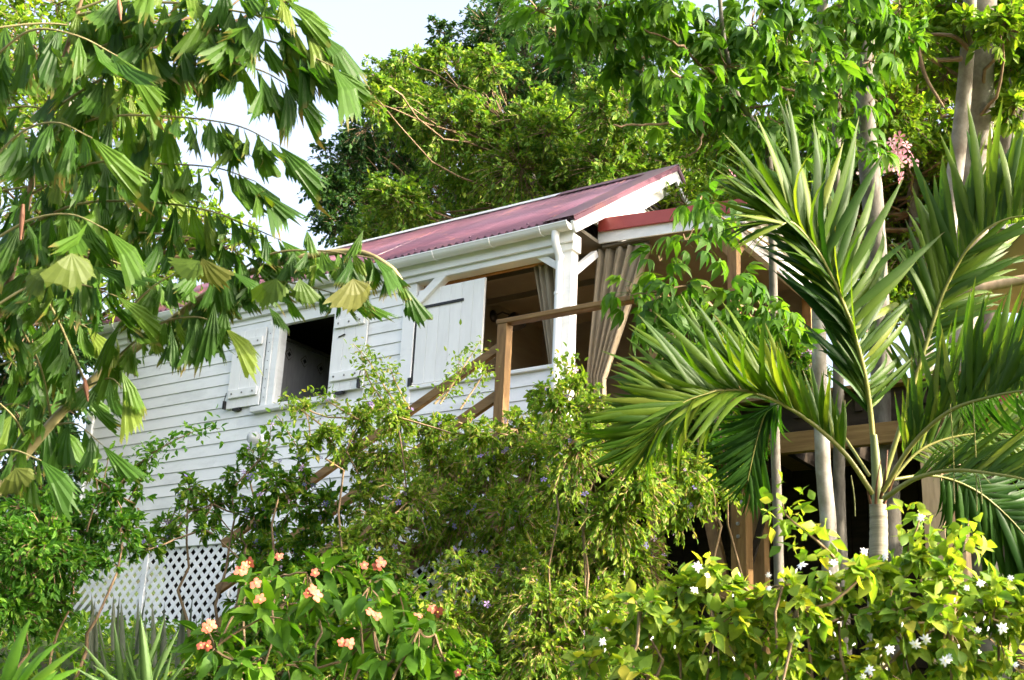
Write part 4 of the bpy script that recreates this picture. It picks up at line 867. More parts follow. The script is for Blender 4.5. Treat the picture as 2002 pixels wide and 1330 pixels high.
# ---------------------------------------------------------------- fishtail palm at the left
FT = [t_fish(s) for s in range(12)]
fr_root = gbase(at(-120, 1250, 5.6)); fish = thing('fishtail_palm', fr_root, 'fishtail palm with ragged wedge leaflets hanging in front of the house', 'palm')
rng = np.random.default_rng(31)
b = MB(); b.tube(curve([fr_root, at(-110, 900, 5.6), at(-90, 500, 5.6), at(-75, 150, 5.7), at(-70, -250, 5.8)]) - fr_root, np.linspace(.085, .045, 33), 10); b.obj('trunk', M['palmtrunk'], fish, True)
axes = []                                        # (polyline px, radius, leaflet size, spacing px, t0, hang)
def ax(pts, r, size, sp, t0=.05, mt='rachis2', lean=0.0, hang=1.0): axes.append((pts, r, size, sp, t0, mt, lean, hang))
ax([(-40, 700, 5.7), (15, 560, 5.7), (55, 390, 5.7), (95, 220, 5.7), (150, 30, 5.7), (180, -80, 5.7)], .019, .20, 46, .25, 'twig')
ax([(150, 30, 5.7), (300, 5, 5.5), (450, 20, 5.4), (580, 50, 5.3), (640, 80, 5.3)], .007, .25, 27, .02)
ax([(120, 130, 5.7), (260, 70, 5.5), (420, 60, 5.4), (560, 90, 5.3), (650, 130, 5.2)], .007, .24, 27, .05)
ax([(95, 220, 5.7), (230, 140, 5.5), (380, 115, 5.4), (500, 135, 5.3), (560, 165, 5.3)], .007, .23, 26, .05)
ax([(85, 270, 5.7), (200, 230, 5.5), (330, 228, 5.4), (460, 245, 5.3), (545, 285, 5.2)], .006, .24, 31, .08)
ax([(60, 380, 5.7), (180, 320, 5.5), (300, 320, 5.4), (420, 328, 5.3), (500, 355, 5.25)], .006, .22, 26, .05)
ax([(40, 450, 5.7), (150, 400, 5.5), (280, 395, 5.4), (400, 410, 5.3), (480, 440, 5.25), (550, 470, 5.2)], .006, .22, 25, .05)
ax([(15, 560, 5.7), (130, 470, 5.5), (260, 455, 5.4), (400, 470, 5.3), (480, 500, 5.2)], .006, .22, 26, .05)
ax([(-20, 120, 5.4), (60, 60, 5.3), (150, 70, 5.2), (230, 110, 5.2)], .006, .25, 34, .05)
ax([(-30, 330, 5.4), (40, 260, 5.3), (110, 240, 5.2), (180, 270, 5.1)], .006, .25, 36, .05)
ax([(-30, 480, 5.4), (60, 430, 5.3), (140, 420, 5.2), (210, 450, 5.1)], .006, .24, 34, .05)
ax([(150, 20, 5.6), (300, -30, 5.5), (450, -30, 5.4), (560, 0, 5.3)], .006, .22, 30, .05)
MAIN2 = [(-60, 1040, 5.5), (40, 900, 5.5), (170, 755, 5.45), (300, 655, 5.4), (430, 560, 5.3), (560, 510, 5.2), (690, 492, 5.1), (760, 520, 5.0), (792, 560, 5.0)]
ax(MAIN2, .023, .16, 34, .5, 'rachis2')
ax([(300, 655, 5.4), (390, 580, 5.3), (500, 545, 5.2), (600, 560, 5.1), (690, 585, 5.0)], .006, .16, 25, .05)
ax([(200, 725, 5.45), (300, 640, 5.2), (380, 620, 5.1), (440, 640, 5.05)], .006, .20, 30, .2)
ax([(430, 560, 5.3), (520, 500, 5.2), (620, 490, 5.1), (730, 505, 5.0)], .006, .17, 25, .05)
ax([(170, 755, 5.45), (120, 640, 5.4), (90, 570, 5.3), (120, 520, 5.2), (180, 520, 5.1)], .006, .24, 34, .2)
ax([(220, 715, 5.45), (230, 640, 5.3), (300, 560, 5.2), (380, 525, 5.1), (450, 530, 5.05)], .006, .21, 28, .1)
ax([(100, 820, 5.5), (80, 720, 5.4), (40, 640, 5.3), (10, 600, 5.2)], .006, .24, 36, .1)
ax([(60, 880, 5.5), (30, 820, 5.4), (-10, 780, 5.3)], .006, .24, 32, .1)
ax([(170, 755, 5.45), (215, 740, 5.3), (240, 760, 5.2)], .005, .2, 30, .1)
ax([(110, 830, 5.5), (150, 830, 5.3), (200, 870, 5.2)], .005, .2, 34, .1)
ax([(-40, 620, 5.3), (60, 560, 5.2), (150, 555, 5.1), (230, 580, 5.1)], .006, .22, 30, .0)
ax([(-40, 900, 5.3), (20, 880, 5.2), (80, 900, 5.1)], .006, .22, 34, .0)
for (x0, y0, x1, y1) in [(-60, 60, 330, 130), (-60, 160, 260, 190), (-60, 280, 300, 360), (-60, 380, 360, 440), (-60, 520, 300, 540), (-60, 640, 170, 640), (-60, 740, 150, 760), (-60, 840, 110, 830), (-60, 230, 200, 280)]:
    xm, ym = (x0 + x1) / 2, (y0 + y1) / 2 - 45; ax([(x0, y0, 6.2), (xm, ym, 6.1), (x1, y1, 6.0)], .006, .21, 30, .05)
Pp, Dp, Np, Sp_, Fp = [], [], [], [], []
for (pts, r, size, sp, t0, mt, lean, hang) in axes:
    W3 = curve([at(*q) for q in pts], 10); b = MB(); b.tube(W3 - fr_root, np.linspace(r, r * .35, len(W3)), 6); o = b.obj('frond_stalk', M[mt], fish, True)
    s = screen(W3); seg = np.concatenate([[0], np.cumsum(np.hypot(np.diff(s[:, 0]), np.diff(s[:, 1])))]); T = seg[-1]
    q = np.arange(T * t0, T, sp * .62); tang = np.gradient(W3, axis=0)
    for n_, dd in enumerate(q):
        dd = dd + rng.uniform(-.25, .25) * sp; p = np.array([np.interp(dd, seg, W3[:, k]) for k in range(3)]); tg = unit([np.interp(dd, seg, tang[:, k]) for k in range(3)])
        sd_ = unit(np.cross(tg, [0, 0, 1])) * (1 if n_ % 2 else -1)
        f = dd / T
        d = np.array([0, 0, -1.0]) * hang + tg * (.05 + .7 * f ** 3) + sd_ * rng.uniform(-.1, .4) + rng.normal(size=3) * .17
        Pp.append(p); Dp.append(d); Np.append(sd_ * rng.uniform(.0, 1.3) + np.array([0, -.6, .3]) + rng.normal(size=3) * .75); Sp_.append(size * rng.uniform(.6, 1.25) * (1 - .15 * f))
    # the terminal leaflet
    tg = unit(W3[-1] - W3[-3]); Pp.append(W3[-1]); Dp.append(tg + np.array([0, 0, -.3])); Np.append(np.array([.1, -.9, .5])); Sp_.append(size * 1.15)
# the large single leaflets one can pick out against sky and wall: base px, tip px
for (x0, y0, x1, y1, d, k) in [(540, 292, 600, 345, 5.2, 1.15), (505, 262, 515, 350, 5.2, 1.1), (462, 250, 470, 340, 5.25, 1.0), (424, 245, 436, 320, 5.25, .9), (475, 345, 512, 385, 5.2, .9), (500, 368, 568, 440, 5.2, 1.1), (520, 165, 575, 225, 5.3, 1.15), (620, 60, 700, 120, 5.3, 1.3), (640, 130, 715, 185, 5.25, 1.2), (570, 30, 620, 80, 5.3, 1.0), (640, 150, 690, 210, 5.3, .9), (600, 450, 612, 500, 5.0, .9), (238, 725, 275, 805, 5.1, 1.0), (180, 785, 215, 850, 5.2, 1.0), (420, 590, 415, 715, 5.05, 1.1), (440, 600, 440, 700, 5.05, .9), (335, 640, 340, 730, 5.1, 1.0), (690, 540, 700, 610, 4.95, 1.0), (525, 600, 565, 645, 5.0, .9), (30, 920, 45, 960, 5.2, 1.0), (710, 450, 690, 520, 5.0, .9)]:
    p = at(x0, y0, d); q = at(x1, y1, d - .06); Pp.append(p); Dp.append(q - p); Np.append(np.array([rng.normal() * .2, -1, .25])); Sp_.append(np.linalg.norm(q - p) * k)
plant_leaves(fish, 'leaflet', FT, M['fish'], np.array(Pp), np.array(Dp), np.array(Np), np.array(Sp_), rng, 300, False, rest='leaflets')
# the broad yellowing fans
FY_ = leaf_mat('yellowing_fishtail_leaf', [(0.0, (.034, .066, .010)), (.6, (.05, .074, .012)), (1.0, (.085, .085, .025))], .45, .3, tips=.7); FB = [t_fish(20 + s, 1.0, 11) for s in range(3)]
P_, D_, N_, S_ = [], [], [], []
for (x0, y0, x1, y1, d) in [(140, 495, 165, 570, 4.95), (395, 505, 420, 565, 4.9), (390, 510, 340, 530, 4.92), (540, 545, 515, 605, 4.9), (585, 545, 605, 595, 4.9), (690, 545, 702, 612, 4.9), (30, 915, 50, 965, 5.1), (90, 525, 40, 560, 5.0)]:
    p = at(x0, y0, d); q = at(x1, y1, d - .05); P_.append(p); D_.append(q - p); N_.append(np.array([rng.normal() * .3, -1, .5])); S_.append(np.linalg.norm(q - p) * 1.0)
plant_leaves(fish, 'yellow_leaflet', FB, FY_, np.array(P_), np.array(D_), np.array(N_), np.array(S_), rng, 300, False)
for (x0, y0, x1, y1) in [(165, 740, 172, 785), (45, 400, 40, 470), (232, 0, 236, 40)]:
    p = at(x0, y0, 5.3) - fr_root; q = at(x1, y1, 5.25) - fr_root; b = MB(); b.tube([p, (p * .6 + q * .4), q], [.006, .011, .003], 7); b.obj('sheath', M['bract'], fish, True)

# ---------------------------------------------------------------- palm at the right
ST = [t_strip(.066, .2, .4, .1), t_strip(.07, .45, .4, -.15), t_strip(.06, .75, .4, .3), t_strip(.072, .3, .4, .0), t_strip(.058, 1.05, .4, .15), t_strip(.064, .6, .4, -.3)]
D0 = 6.8
pb = gbase(at(1712, 1330, D0)); palm = thing('feather_palm', pb, 'green feather palm with a slim ringed trunk at the right', 'palm'); rng = np.random.default_rng(41)
ln = [pb, at(1714, 1300, D0), at(1716, 1150, D0), at(1718, 1030, D0), at(1716, 985, D0)]; ln = curve(ln, 14) - pb
b = MB(); b.tube(ln, .040 + .0035 * np.abs(np.sin(np.arange(len(ln)) * 1.3)) + np.linspace(.012, .0, len(ln)), 14); b.obj('trunk', M['palmtrunk'], palm, True)
b = MB(); b.tube(curve([at(1716, 1010, D0), at(1716, 960, D0), at(1712, 900, D0), at(1708, 850, D0)]) - pb, np.linspace(.036, .018, 25), 12); b.obj('crownshaft', M['crownshaft'], palm, True)
RT, UP, TO = WM @ [1, 0, 0], WM @ [0, -1, 0], -(WM @ [0, 0, 1.0])   # as seen from the garden: right, up, towards
def frond(pts, A0, A1, B0, B1, la, lb, n, r=.012, mt='palm', t0=.12, t1=1.0, rmat='rachis', late=1.0, latea=1.0, bmax=1.1):
    """A, B: directions of the two rows of leaflets at the foot and the tip (right, up, towards)"""
    W3 = curve([at(*q) for q in pts], 10); b = MB(); b.tube(W3 - pb, np.linspace(r, r * .22, len(W3)), 7); o = b.obj('frond_stalk', M[rmat], palm, True)
    tang = np.gradient(W3, axis=0); N = len(W3) - 1; P, Dd, Nn, S = [], [], [], []
    for side, (d0, d1, l) in enumerate(((A0, A1, la), (B0, B1, lb))):
        if l <= 0: continue
        for k in range(n):
            f = t0 + (t1 - t0) * (k + .5 * side) / n; i = min(N, f * N); i0 = int(i); fr_ = i - i0; p = W3[i0] * (1 - fr_) + W3[min(N, i0 + 1)] * fr_; tg = unit(tang[i0])
            g = (f - t0) / (1 - t0)
            if side and g > bmax: continue
            h = g ** late if side else g ** latea; q = np.array(d0) * (1 - h) + np.array(d1) * h; d = unit(RT * q[0] + UP * q[1] + TO * q[2] + rng.normal(size=3) * .10)
            env = (.55 + 1.3 * g if g < .35 else 1.0) * (1 - .45 * max(0, (g - .65) / .35)); P.append(p); Dd.append(d); S.append(l * 1.12 * env * rng.uniform(.85, 1.1))
            Nn.append(unit(np.cross(tg, d)) * (1 if np.dot(np.cross(tg, d), TO) > 0 else -1) + rng.normal(size=3) * .22)
    return P, Dd, Nn, S
ALL = {'palm': [[], [], [], []], 'palmdark': [[], [], [], []]}
def F(*a, **k):
    for q, v in zip(ALL[k.get('mt', 'palm')], frond(*a, **k)): q.extend(v)
# central upright frond, arching to the left at its tip
F([(1712, 960, 6.8), (1704, 830, 6.8), (1688, 720, 6.75), (1655, 610, 6.7), (1610, 510, 6.65), (1570, 455, 6.6), (1545, 434, 6.55), (1528, 440, 6.5)], (.85, .62, -.2), (-.75, .62, .1), (-.42, .9, .15), (-1.0, -.18, .3), .62, .46, 81, .016, t0=.18, late=2.5, latea=1.4)
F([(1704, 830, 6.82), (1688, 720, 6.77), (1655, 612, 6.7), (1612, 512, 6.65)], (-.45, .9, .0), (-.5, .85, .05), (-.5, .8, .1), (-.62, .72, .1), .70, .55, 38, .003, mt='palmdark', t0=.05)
# right upright frond
F([(1722, 955, 6.85), (1765, 820, 6.9), (1812, 670, 6.95), (1850, 560, 7.0), (1905, 470, 7.0), (1970, 428, 7.0), (2060, 420, 7.0)], (-.25, .95, -.1), (.15, 1.0, .0), (.75, .6, .2), (.9, .15, .3), .60, .48, 81, .015, t0=.22, bmax=.5)
# left arch
F([(1706, 965, 6.7), (1650, 885, 6.6), (1570, 815, 6.5), (1480, 770, 6.35), (1400, 764, 6.25), (1335, 788, 6.15), (1290, 832, 6.1)], (.05, 1.0, -.1), (-.85, .35, .1), (-.25, .85, .3), (-.55, -.8, .4), .47, .44, 81, .014, t0=.16)
F([(1400, 764, 6.2), (1335, 788, 6.12), (1290, 832, 6.08), (1270, 870, 6.06)], (-.95, .2, .2), (-.75, -.55, .3), (-.9, .35, .3), (-.35, -.9, .3), .42, .40, 28, .003, t0=.05)
# right middle arch
F([(1726, 960, 6.7), (1785, 868, 6.6), (1855, 805, 6.5), (1930, 778, 6.4), (2010, 764, 6.3), (2090, 775, 6.2)], (-.15, 1.0, -.1), (.25, .95, .1), (.2, .95, .3), (.5, .7, .3), .50, .36, 81, .014, t0=.14)
F([(1870, 798, 6.5), (1930, 778, 6.4), (2010, 764, 6.3), (2090, 775, 6.2)], (.35, -.95, .2), (.5, -.9, .2), (.3, -.9, .2), (.4, -.9, .2), .26, .0, 33, .003, mt='palmdark', t0=.02)
# right low frond
F([(1728, 975, 6.6), (1790, 936, 6.5), (1860, 920, 6.4), (1930, 925, 6.3), (2010, 940, 6.2), (2090, 975, 6.1)], (.55, .75, -.1), (.8, .5, .1), (.75, .45, .3), (.9, .1, .3), .40, .34, 67, .014, t0=.16)
F([(1730, 955, 6.9), (1800, 880, 7.0), (1890, 850, 7.1), (2000, 850, 7.2)], (.3, .8, 0), (.6, .5, 0), (.6, -.3, .2), (.7, -.5, .2), .4, .3, 48, .010, t0=.25)
# dark drooping fronds behind
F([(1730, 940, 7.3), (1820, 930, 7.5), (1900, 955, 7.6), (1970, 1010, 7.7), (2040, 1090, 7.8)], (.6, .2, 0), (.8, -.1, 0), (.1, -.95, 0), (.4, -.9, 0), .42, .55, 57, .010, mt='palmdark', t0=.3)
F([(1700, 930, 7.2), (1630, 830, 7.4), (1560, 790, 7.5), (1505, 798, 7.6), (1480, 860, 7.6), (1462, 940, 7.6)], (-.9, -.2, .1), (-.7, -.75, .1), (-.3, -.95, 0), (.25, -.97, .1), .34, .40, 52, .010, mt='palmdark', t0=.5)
for (x0, y0, x1, y1, r) in [(1722, 975, 1735, 880, .010), (1712, 985, 1722, 900, .008), (1728, 985, 1752, 925, .009), (1702, 985, 1690, 930, .008)]:
    b = MB(); p, q = at(x0, y0, 6.72) - pb, at(x1, y1, 6.68) - pb; b.tube(curve([p, (p + q) / 2 + rng.normal(size=3) * .01, q]), np.linspace(r, r * .3, 17), 6); b.obj('dry_sheath', M['bract'], palm, True)
# fine hanging fibres
for (x, y0, y1) in ((1858, 790, 985), (1902, 785, 1000), (1664, 930, 1010), (1912, 930, 985)):
    b = MB(); b.tube(curve([at(x, y0, 6.4) - pb, at(x + 6, (y0 + y1) / 2, 6.4) - pb, at(x + 8, y1, 6.4) - pb]), .0028, 4); b.obj('fibre', M['rachis'], palm)
lim = {'palm': 230, 'palmdark': 70}
for k, (P, Dd, Nn, S) in ALL.items(): plant_leaves(palm, 'leaflet', ST, M[k], np.array(P), np.array(Dd), np.array(Nn), np.array(S), rng, lim[k], True, rest='leaflets')

# ---------------------------------------------------------------- shrubs
FLR = t_flower5(5, .6)
def shrub(name, label, clumps, mt, leaf, size, seed, ntw, lpt, stems=6, nfl=0, flsize=.02, flmat='violet', group=None, up=.3, droop=.35, tmin=.3, lspread=.9, dj=.4, twmat='twig', stem_r=.014, szv=.35, indiv=0, sprigs=(), start=.35, nat=None):
    rng = np.random.default_rng(seed); cl = px_clumps(clumps, dj, rng); ctr = np.mean([c for c, r in cl], axis=0); bs = gbase(ctr)
    root = thing(name, bs, label, 'shrub', group); A, Dd, Nn, Ss, tips = [], [], [], [], []; tw = MB()
    foot = bs + np.array([0, 0, .02])
    order = list(range(len(cl)))
    for k in order:
        c, r = cl[k]; f = foot + np.array([(c[0] - bs[0]) * .55, (c[1] - bs[1]) * .55, 0]); f[2] = float(ground_z(f[0], f[1]))
        if k < stems:
            b = MB(); limb(b, f - bs, c - bs, stem_r * rng.uniform(.8, 1.3), .006, rng, -.02, 9, 6); b.obj('stem', M['palegtwig' if rng.random() < .5 else 'twig'], root, True)
        elif k > 0:
            j = int(np.argmin([np.linalg.norm(cl[i][0] - c) + (5 if i == k else 0) for i in order[:k]])); limb(tw, cl[j][0] - bs, c - bs, .008, .005, rng, .03, 5, 4)
        p, d, nn, seg = clump(rng, c, r * 1.02, max(5, int(ntw * (r / .2) ** 2)), lpt, up, droop, tmin, lspread, start=start)
        A.append(p); Dd.append(d); Nn.append(nn); Ss.append(size * rng.uniform(1 - szv, 1 + szv, len(p))); tips.append(seg[:, 2])
        for s in seg: tw.tube(s - bs, [.0045, .0035, .0015], 3, cap=False)
    for pts in sprigs:                           # long arching shoots with leaves all along
        W3 = curve([at(*q) for q in pts], 12); tw.tube(W3 - bs, np.linspace(.008, .002, len(W3)), 5, cap=False); n = (4 if size < .06 or size > .1 else 2) * len(W3); i = rng.uniform(.15, 1, n) * (len(W3) - 1); i0 = i.astype(int)
        p = W3[i0] + rng.normal(size=(n, 3)) * .05; A.append(p); Dd.append(rng.normal(size=(n, 3)) + np.gradient(W3, axis=0)[i0] * 8); Nn.append(rng.normal(size=(n, 3)) * .6 + (0, 0, 1)); Ss.append(size * rng.uniform(.7, 1.2, n)); tips.append(W3[::4])
    A, Dd, Nn, Ss, tips = map(np.concatenate, (A, Dd, Nn, Ss, tips)); rg = rng
    tl = [leaf] if isinstance(leaf, tuple) else leaf
    if indiv: plant_leaves(root, 'leaf', tl, M[mt], A, Dd, Nn, Ss, rng, indiv)
    else:
        b = MB(); Rm = frames(Dd, Nn)
        for q, tt in enumerate(tl): bake(b, tt, A[q::len(tl)] - bs, Rm[q::len(tl)], Ss[q::len(tl)], rng)
        o = b.obj('foliage', M[mt], root); o['kind'] = 'stuff'
    o = tw.obj('twigs', M[twmat], root); o['kind'] = 'stuff'
    if nfl:
        sc = screen(tips); ok = np.where((sc[:, 0] > 0) & (sc[:, 0] < 2002) & (sc[:, 1] < 1330))[0]; b = MB(); b.add(*FLR); me = b.mesh('flower', M[flmat])
        for k in rng.choice(ok, min(nfl, len(ok)), replace=False):
            q = tips[k]
            o = bpy.data.objects.new('flower', me); COL.objects.link(o); o.parent = root; o.location = Vector(q - bs + rng.normal(size=3) * .02 + np.array([0, -.02, 0])); o.scale = [flsize * rng.uniform(.6, 1.4)] * 3; o.rotation_euler = (1.0 + rng.normal() * .5, rng.normal() * .5, rng.uniform(0, 6))
    return root
SMB = [t_small4(.52, .25), t_small4(.42, .35)]
GD = 'purple-flowered shrubs along the stairs'
H1 = [(140, 1030, 46), (235, 1035, 34), (90, 1060, 56), (40, 1080, 56), (60, 1000, 46), (150, 1100, 34), (60, 1150, 56), (195, 1000, 32), (220, 960, 26), (265, 985, 22), (100, 1120, 46), (110, 1180, 30), (20, 1190, 50), (60, 1210, 36), (160, 920, 16), (290, 1055, 18), (215, 1100, 16), (250, 1075, 18), (190, 1060, 30), (-80, 1050, 70), (-190, 1090, 80), (-110, 1180, 80), (-300, 1110, 80), (-420, 1150, 80)]
shrub('hedge_shrub', 'light green small-leaved shrub with a long shoot across the white wall', C(H1, 10.2), 'hedge', SMB, .062, 51, 75, 10, 3, group=None, twmat='palegtwig', stem_r=.014, start=.95, dj=.5,
    sprigs=[[(230, 960, 10.2), (280, 900, 10.1), (330, 868, 10), (390, 840, 10), (430, 838, 10)], [(220, 980, 10.2), (255, 920, 10.1), (300, 890, 10.1), (345, 850, 10)], [(200, 990, 10.2), (240, 940, 10.1), (270, 920, 10.1), (310, 880, 10)], [(190, 1000, 10.2), (205, 930, 10.1), (215, 880, 10.1)], [(250, 980, 10.2), (280, 930, 10.1), (290, 900, 10.1)], [(170, 1040, 10.2), (190, 950, 10.1), (160, 900, 10.1)]])
S1 = [(370, 955, 26), (455, 930, 24), (505, 900, 30), (540, 945, 30), (415, 985, 32), (330, 1030, 24), (500, 1010, 36), (580, 990, 40), (400, 1035, 24), (480, 1070, 36), (545, 1070, 40), (620, 1060, 42), (590, 930, 24), (490, 1130, 34), (530, 1160, 40), (640, 990, 34), (370, 1000, 22), (570, 1120, 44), (470, 1190, 24), (290, 1075, 18), (330, 1060, 16)]
shrub('flowering_shrub', 'dark green shrub with blue-violet flowers before the lower white boards', C(S1, 10.4), 'dura', SMB, .066, 52, 62, 9, 4, 140, .024, group=GD, start=.95, dj=.5, sprigs=[[(600, 1000, 10.2), (590, 900, 10.2), (560, 840, 10.2), (540, 810, 10.2)], [(460, 950, 10.3), (520, 880, 10.3), (530, 830, 10.3)]])
S2 = [(640, 850, 30), (705, 820, 32), (775, 815, 36), (850, 845, 40), (930, 850, 40), (1010, 840, 42), (690, 890, 34), (765, 890, 48), (860, 910, 56), (960, 910, 56), (1050, 890, 48), (800, 980, 54), (720, 975, 40), (900, 1000, 58), (1000, 1000, 58), (1080, 970, 50), (590, 795, 16), (600, 870, 20), (745, 1030, 42), (850, 1050, 40), (960, 1060, 40), (690, 1070, 44), (760, 1110, 40), (1040, 1060, 46), (735, 790, 22)]
shrub('flowering_shrub', 'olive green twiggy shrub in the middle with lilac flowers and bare stems', C(S2, 9.6), 'duray', SMB, .045, 53, 110, 13, 4, 150, .021, group=GD, start=.95, dj=.55, droop=.6, stem_r=.010, tmin=.12, twmat='drytwig',
    sprigs=[[(780, 800, 9.6), (745, 745, 9.6), (720, 705, 9.6), (690, 672, 9.6)], [(760, 800, 9.6), (720, 740, 9.6), (705, 690, 9.6)], [(860, 790, 9.7), (905, 720, 9.8), (940, 665, 9.9)], [(850, 790, 9.7), (890, 740, 9.8), (900, 690, 9.9)], [(900, 800, 9.7), (940, 740, 9.8), (950, 720, 9.8)], [(640, 840, 9.6), (585, 800, 9.6), (555, 790, 9.6)], [(800, 800, 9.6), (770, 740, 9.6), (760, 710, 9.6)], [(700, 820, 9.6), (650, 790, 9.6), (620, 770, 9.6)]])
S3 = [(1090, 790, 40), (1150, 800, 46), (1130, 880, 56), (1200, 850, 46), (1250, 950, 56), (1330, 920, 50), (1390, 960, 40), (1200, 1010, 60), (1120, 1080, 70), (1220, 1100, 70), (1000, 1120, 56), (1330, 1000, 40), (1060, 1180, 70), (1160, 1200, 70), (1250, 1200, 56), (1090, 960, 50), (1300, 870, 40), (1250, 790, 30), (900, 1130, 50), (960, 1210, 50), (1130, 750, 26), (1060, 770, 28), (880, 1220, 50), (1060, 1270, 60), (960, 1290, 60)]
shrub('flowering_shrub', 'sunny yellow-green arching shrub with lilac flowers left of the palm', C(S3, 9.0), 'duray', SMB, .045, 54, 110, 13, 3, 180, .021, group=GD, start=.95, dj=.6, droop=.75, stem_r=.009, tmin=.12, twmat='drytwig',
    sprigs=[[(1100, 790, 9.2), (1110, 740, 9.3), (1098, 700, 9.4)], [(1110, 780, 9.2), (1120, 720, 9.4), (1090, 710, 9.4)], [(1180, 830, 9), (1230, 850, 8.9), (1260, 900, 8.9)], [(1330, 900, 9), (1390, 950, 8.9), (1400, 1020, 8.9)]])
S5 = [(1300, 680, 26), (1350, 720, 36), (1400, 700, 36), (1450, 680, 36), (1510, 680, 30), (1330, 850, 44), (1390, 820, 44), (1440, 870, 44), (1400, 900, 46), (1350, 790, 40), (1300, 790, 36), (1550, 690, 30), (1480, 720, 36), (1540, 650, 26), (1450, 940, 30), (1330, 640, 18), (1580, 740, 36)]
shrub('flowering_shrub', 'dark climbing shrub with purple flowers on the deck railing behind the palm', C(S5, 9.9), 'dura', SMB, .066, 55, 80, 9, 3, 120, .024, group=GD, start=.95, dj=.3)
U1 = [(700, 1150, 60), (780, 1200, 60), (640, 1180, 60), (850, 1280, 60), (720, 1280, 70), (600, 1270, 60), (520, 1230, 50), (560, 1180, 50), (470, 1290, 50), (660, 1320, 60), (900, 1320, 60), (800, 1330, 60), (1000, 1330, 60), (540, 1320, 60), (1080, 1320, 50), (620, 1130, 40), (400, 1310, 40)]
shrub('undergrowth_shrub', 'mid green small-leaved shrub filling the bed below the middle stems', C(U1, 8.6), 'dura', SMB, .06, 56, 95, 9, 4, 30, .018, start=.95, dj=.5, stem_r=.014)
# coral-flowered shrub
OV = [t_ovate(.5, .3, .5), t_ovate(.46, .2, .8), t_ovate(.54, .35, .35, wav=.03)]
MC = [(545, 1130, 34), (480, 1150, 30), (620, 1180, 44), (720, 1150, 40), (730, 1230, 44), (820, 1230, 40), (850, 1240, 34), (680, 1290, 40), (420, 1270, 36), (410, 1240, 26), (510, 1210, 40), (890, 1320, 36), (570, 1230, 44), (650, 1110, 30), (600, 1120, 30), (780, 1160, 30), (480, 1300, 36), (760, 1300, 40), (560, 1300, 36), (840, 1290, 34)]
muss = shrub('coral_shrub', 'broad-leaved shrub with coral pink flowers at the lower left', C(MC, 7.0), 'muss', OV, .125, 57, 18, 4, 6, up=.25, droop=.5, dj=.4, twmat='palegtwig', stem_r=.009, indiv=300, tmin=.5, start=.5)
bs = np.array(muss.location)
def coral_flower(seed):
    r = random.Random(seed); b = MB()
    V0, F0 = t_ovate(.72, -.15, .12, ((0, .15), (.3, .8), (.62, 1.0), (.88, .7), (1, .0)))
    for k in range(5):
        a = k * 2 * math.pi / 5 + r.uniform(-.2, .2); s = r.uniform(.85, 1.1); c_, s_ = math.cos(a), math.sin(a); Q = V0 * s; Q = np.stack([Q[:, 0] * c_ + Q[:, 1] * s_, -Q[:, 0] * s_ + Q[:, 1] * c_, Q[:, 2] + .02 * k], 1); b.add(Q, F0, 0)
    b.lathe((0, 0, .04), [(.2, 0), (.17, .06), (0, .12)], 7, 1)
    return b.mesh('flower', [M['coral'], M['yellowc']], True)
CF = [coral_flower(s) for s in range(3)]
def face_flower(root, meshes, x, y, d, s, k):
    bs = np.array(root.location); o = bpy.data.objects.new('flower', meshes[k % len(meshes)]); COL.objects.link(o); o.parent = root
    r = np.random.default_rng(int(x * 7 + y)); v = Vector(-ray(x, y) + r.normal(size=3) * .3 + np.array([0, 0, .2])); e = v.to_track_quat('Z', 'Y').to_matrix().to_4x4() @ Matrix.Rotation(r.uniform(0, 6), 4, 'Z')
    o.matrix_basis = Matrix.Translation(Vector(at(x, y, d) - bs)) @ e @ Matrix.Scale(s, 4)
for k, (x, y) in enumerate([(545, 1088), (480, 1107), (500, 1140), (615, 1120), (612, 1152), (620, 1164), (712, 1105), (737, 1107), (725, 1196), (738, 1204), (818, 1202), (856, 1197), (668, 1256), (684, 1258), (412, 1222), (392, 1262), (405, 1263), (508, 1172), (895, 1315), (488, 1100), (745, 1100), (845, 1190), (404, 1228), (470, 1116), (602, 1160)]):
    face_flower(muss, CF, x, y, 6.45, .025 + .004 * (k % 3), k)
# yellow-green shrubs with white flowers at the lower right
OJ = [t_ovate(.62, .3, .25, wav=.02), t_ovate(.56, .45, .4), t_ovate(.66, .2, .3, wav=.03)]
GJ = 'yellow-green shrubs with white flowers at the lower right'
def white_flower(seed):
    r = random.Random(seed); b = MB(); V0, F0 = t_ovate(.42, .1, .2)
    for k in range(7):
        a = k * 2 * math.pi / 7 + r.uniform(-.15, .15); c_, s_ = math.cos(a), math.sin(a); Q = V0 * r.uniform(.8, 1.1); b.add(np.stack([Q[:, 0] * c_ + Q[:, 1] * s_, -Q[:, 0] * s_ + Q[:, 1] * c_, Q[:, 2] + .015 * k], 1), F0, 0)
    b.lathe((0, 0, .02), [(.12, 0), (.1, .08), (0, .1)], 6, 1); return b.mesh('flower', [M['wpetal'], M['yellowc']], True)
WF = [white_flower(s) for s in range(3)]
J1 = [(1250, 1195, 46), (1330, 1165, 46), (1400, 1155, 42), (1300, 1240, 55), (1400, 1230, 55), (1200, 1260, 46), (1480, 1175, 42), (1350, 1310, 55), (1240, 1320, 46), (1450, 1300, 55), (1150, 1300, 36), (1500, 1230, 46), (1380, 1115, 22)]
J2 = [(1530, 1148, 25), (1590, 1138, 28), (1640, 1148, 30), (1560, 1188, 39), (1650, 1208, 40), (1600, 1220, 47), (1540, 1290, 47), (1640, 1290, 47), (1490, 1168, 25), (1690, 1123, 22), (1600, 1183, 34)]
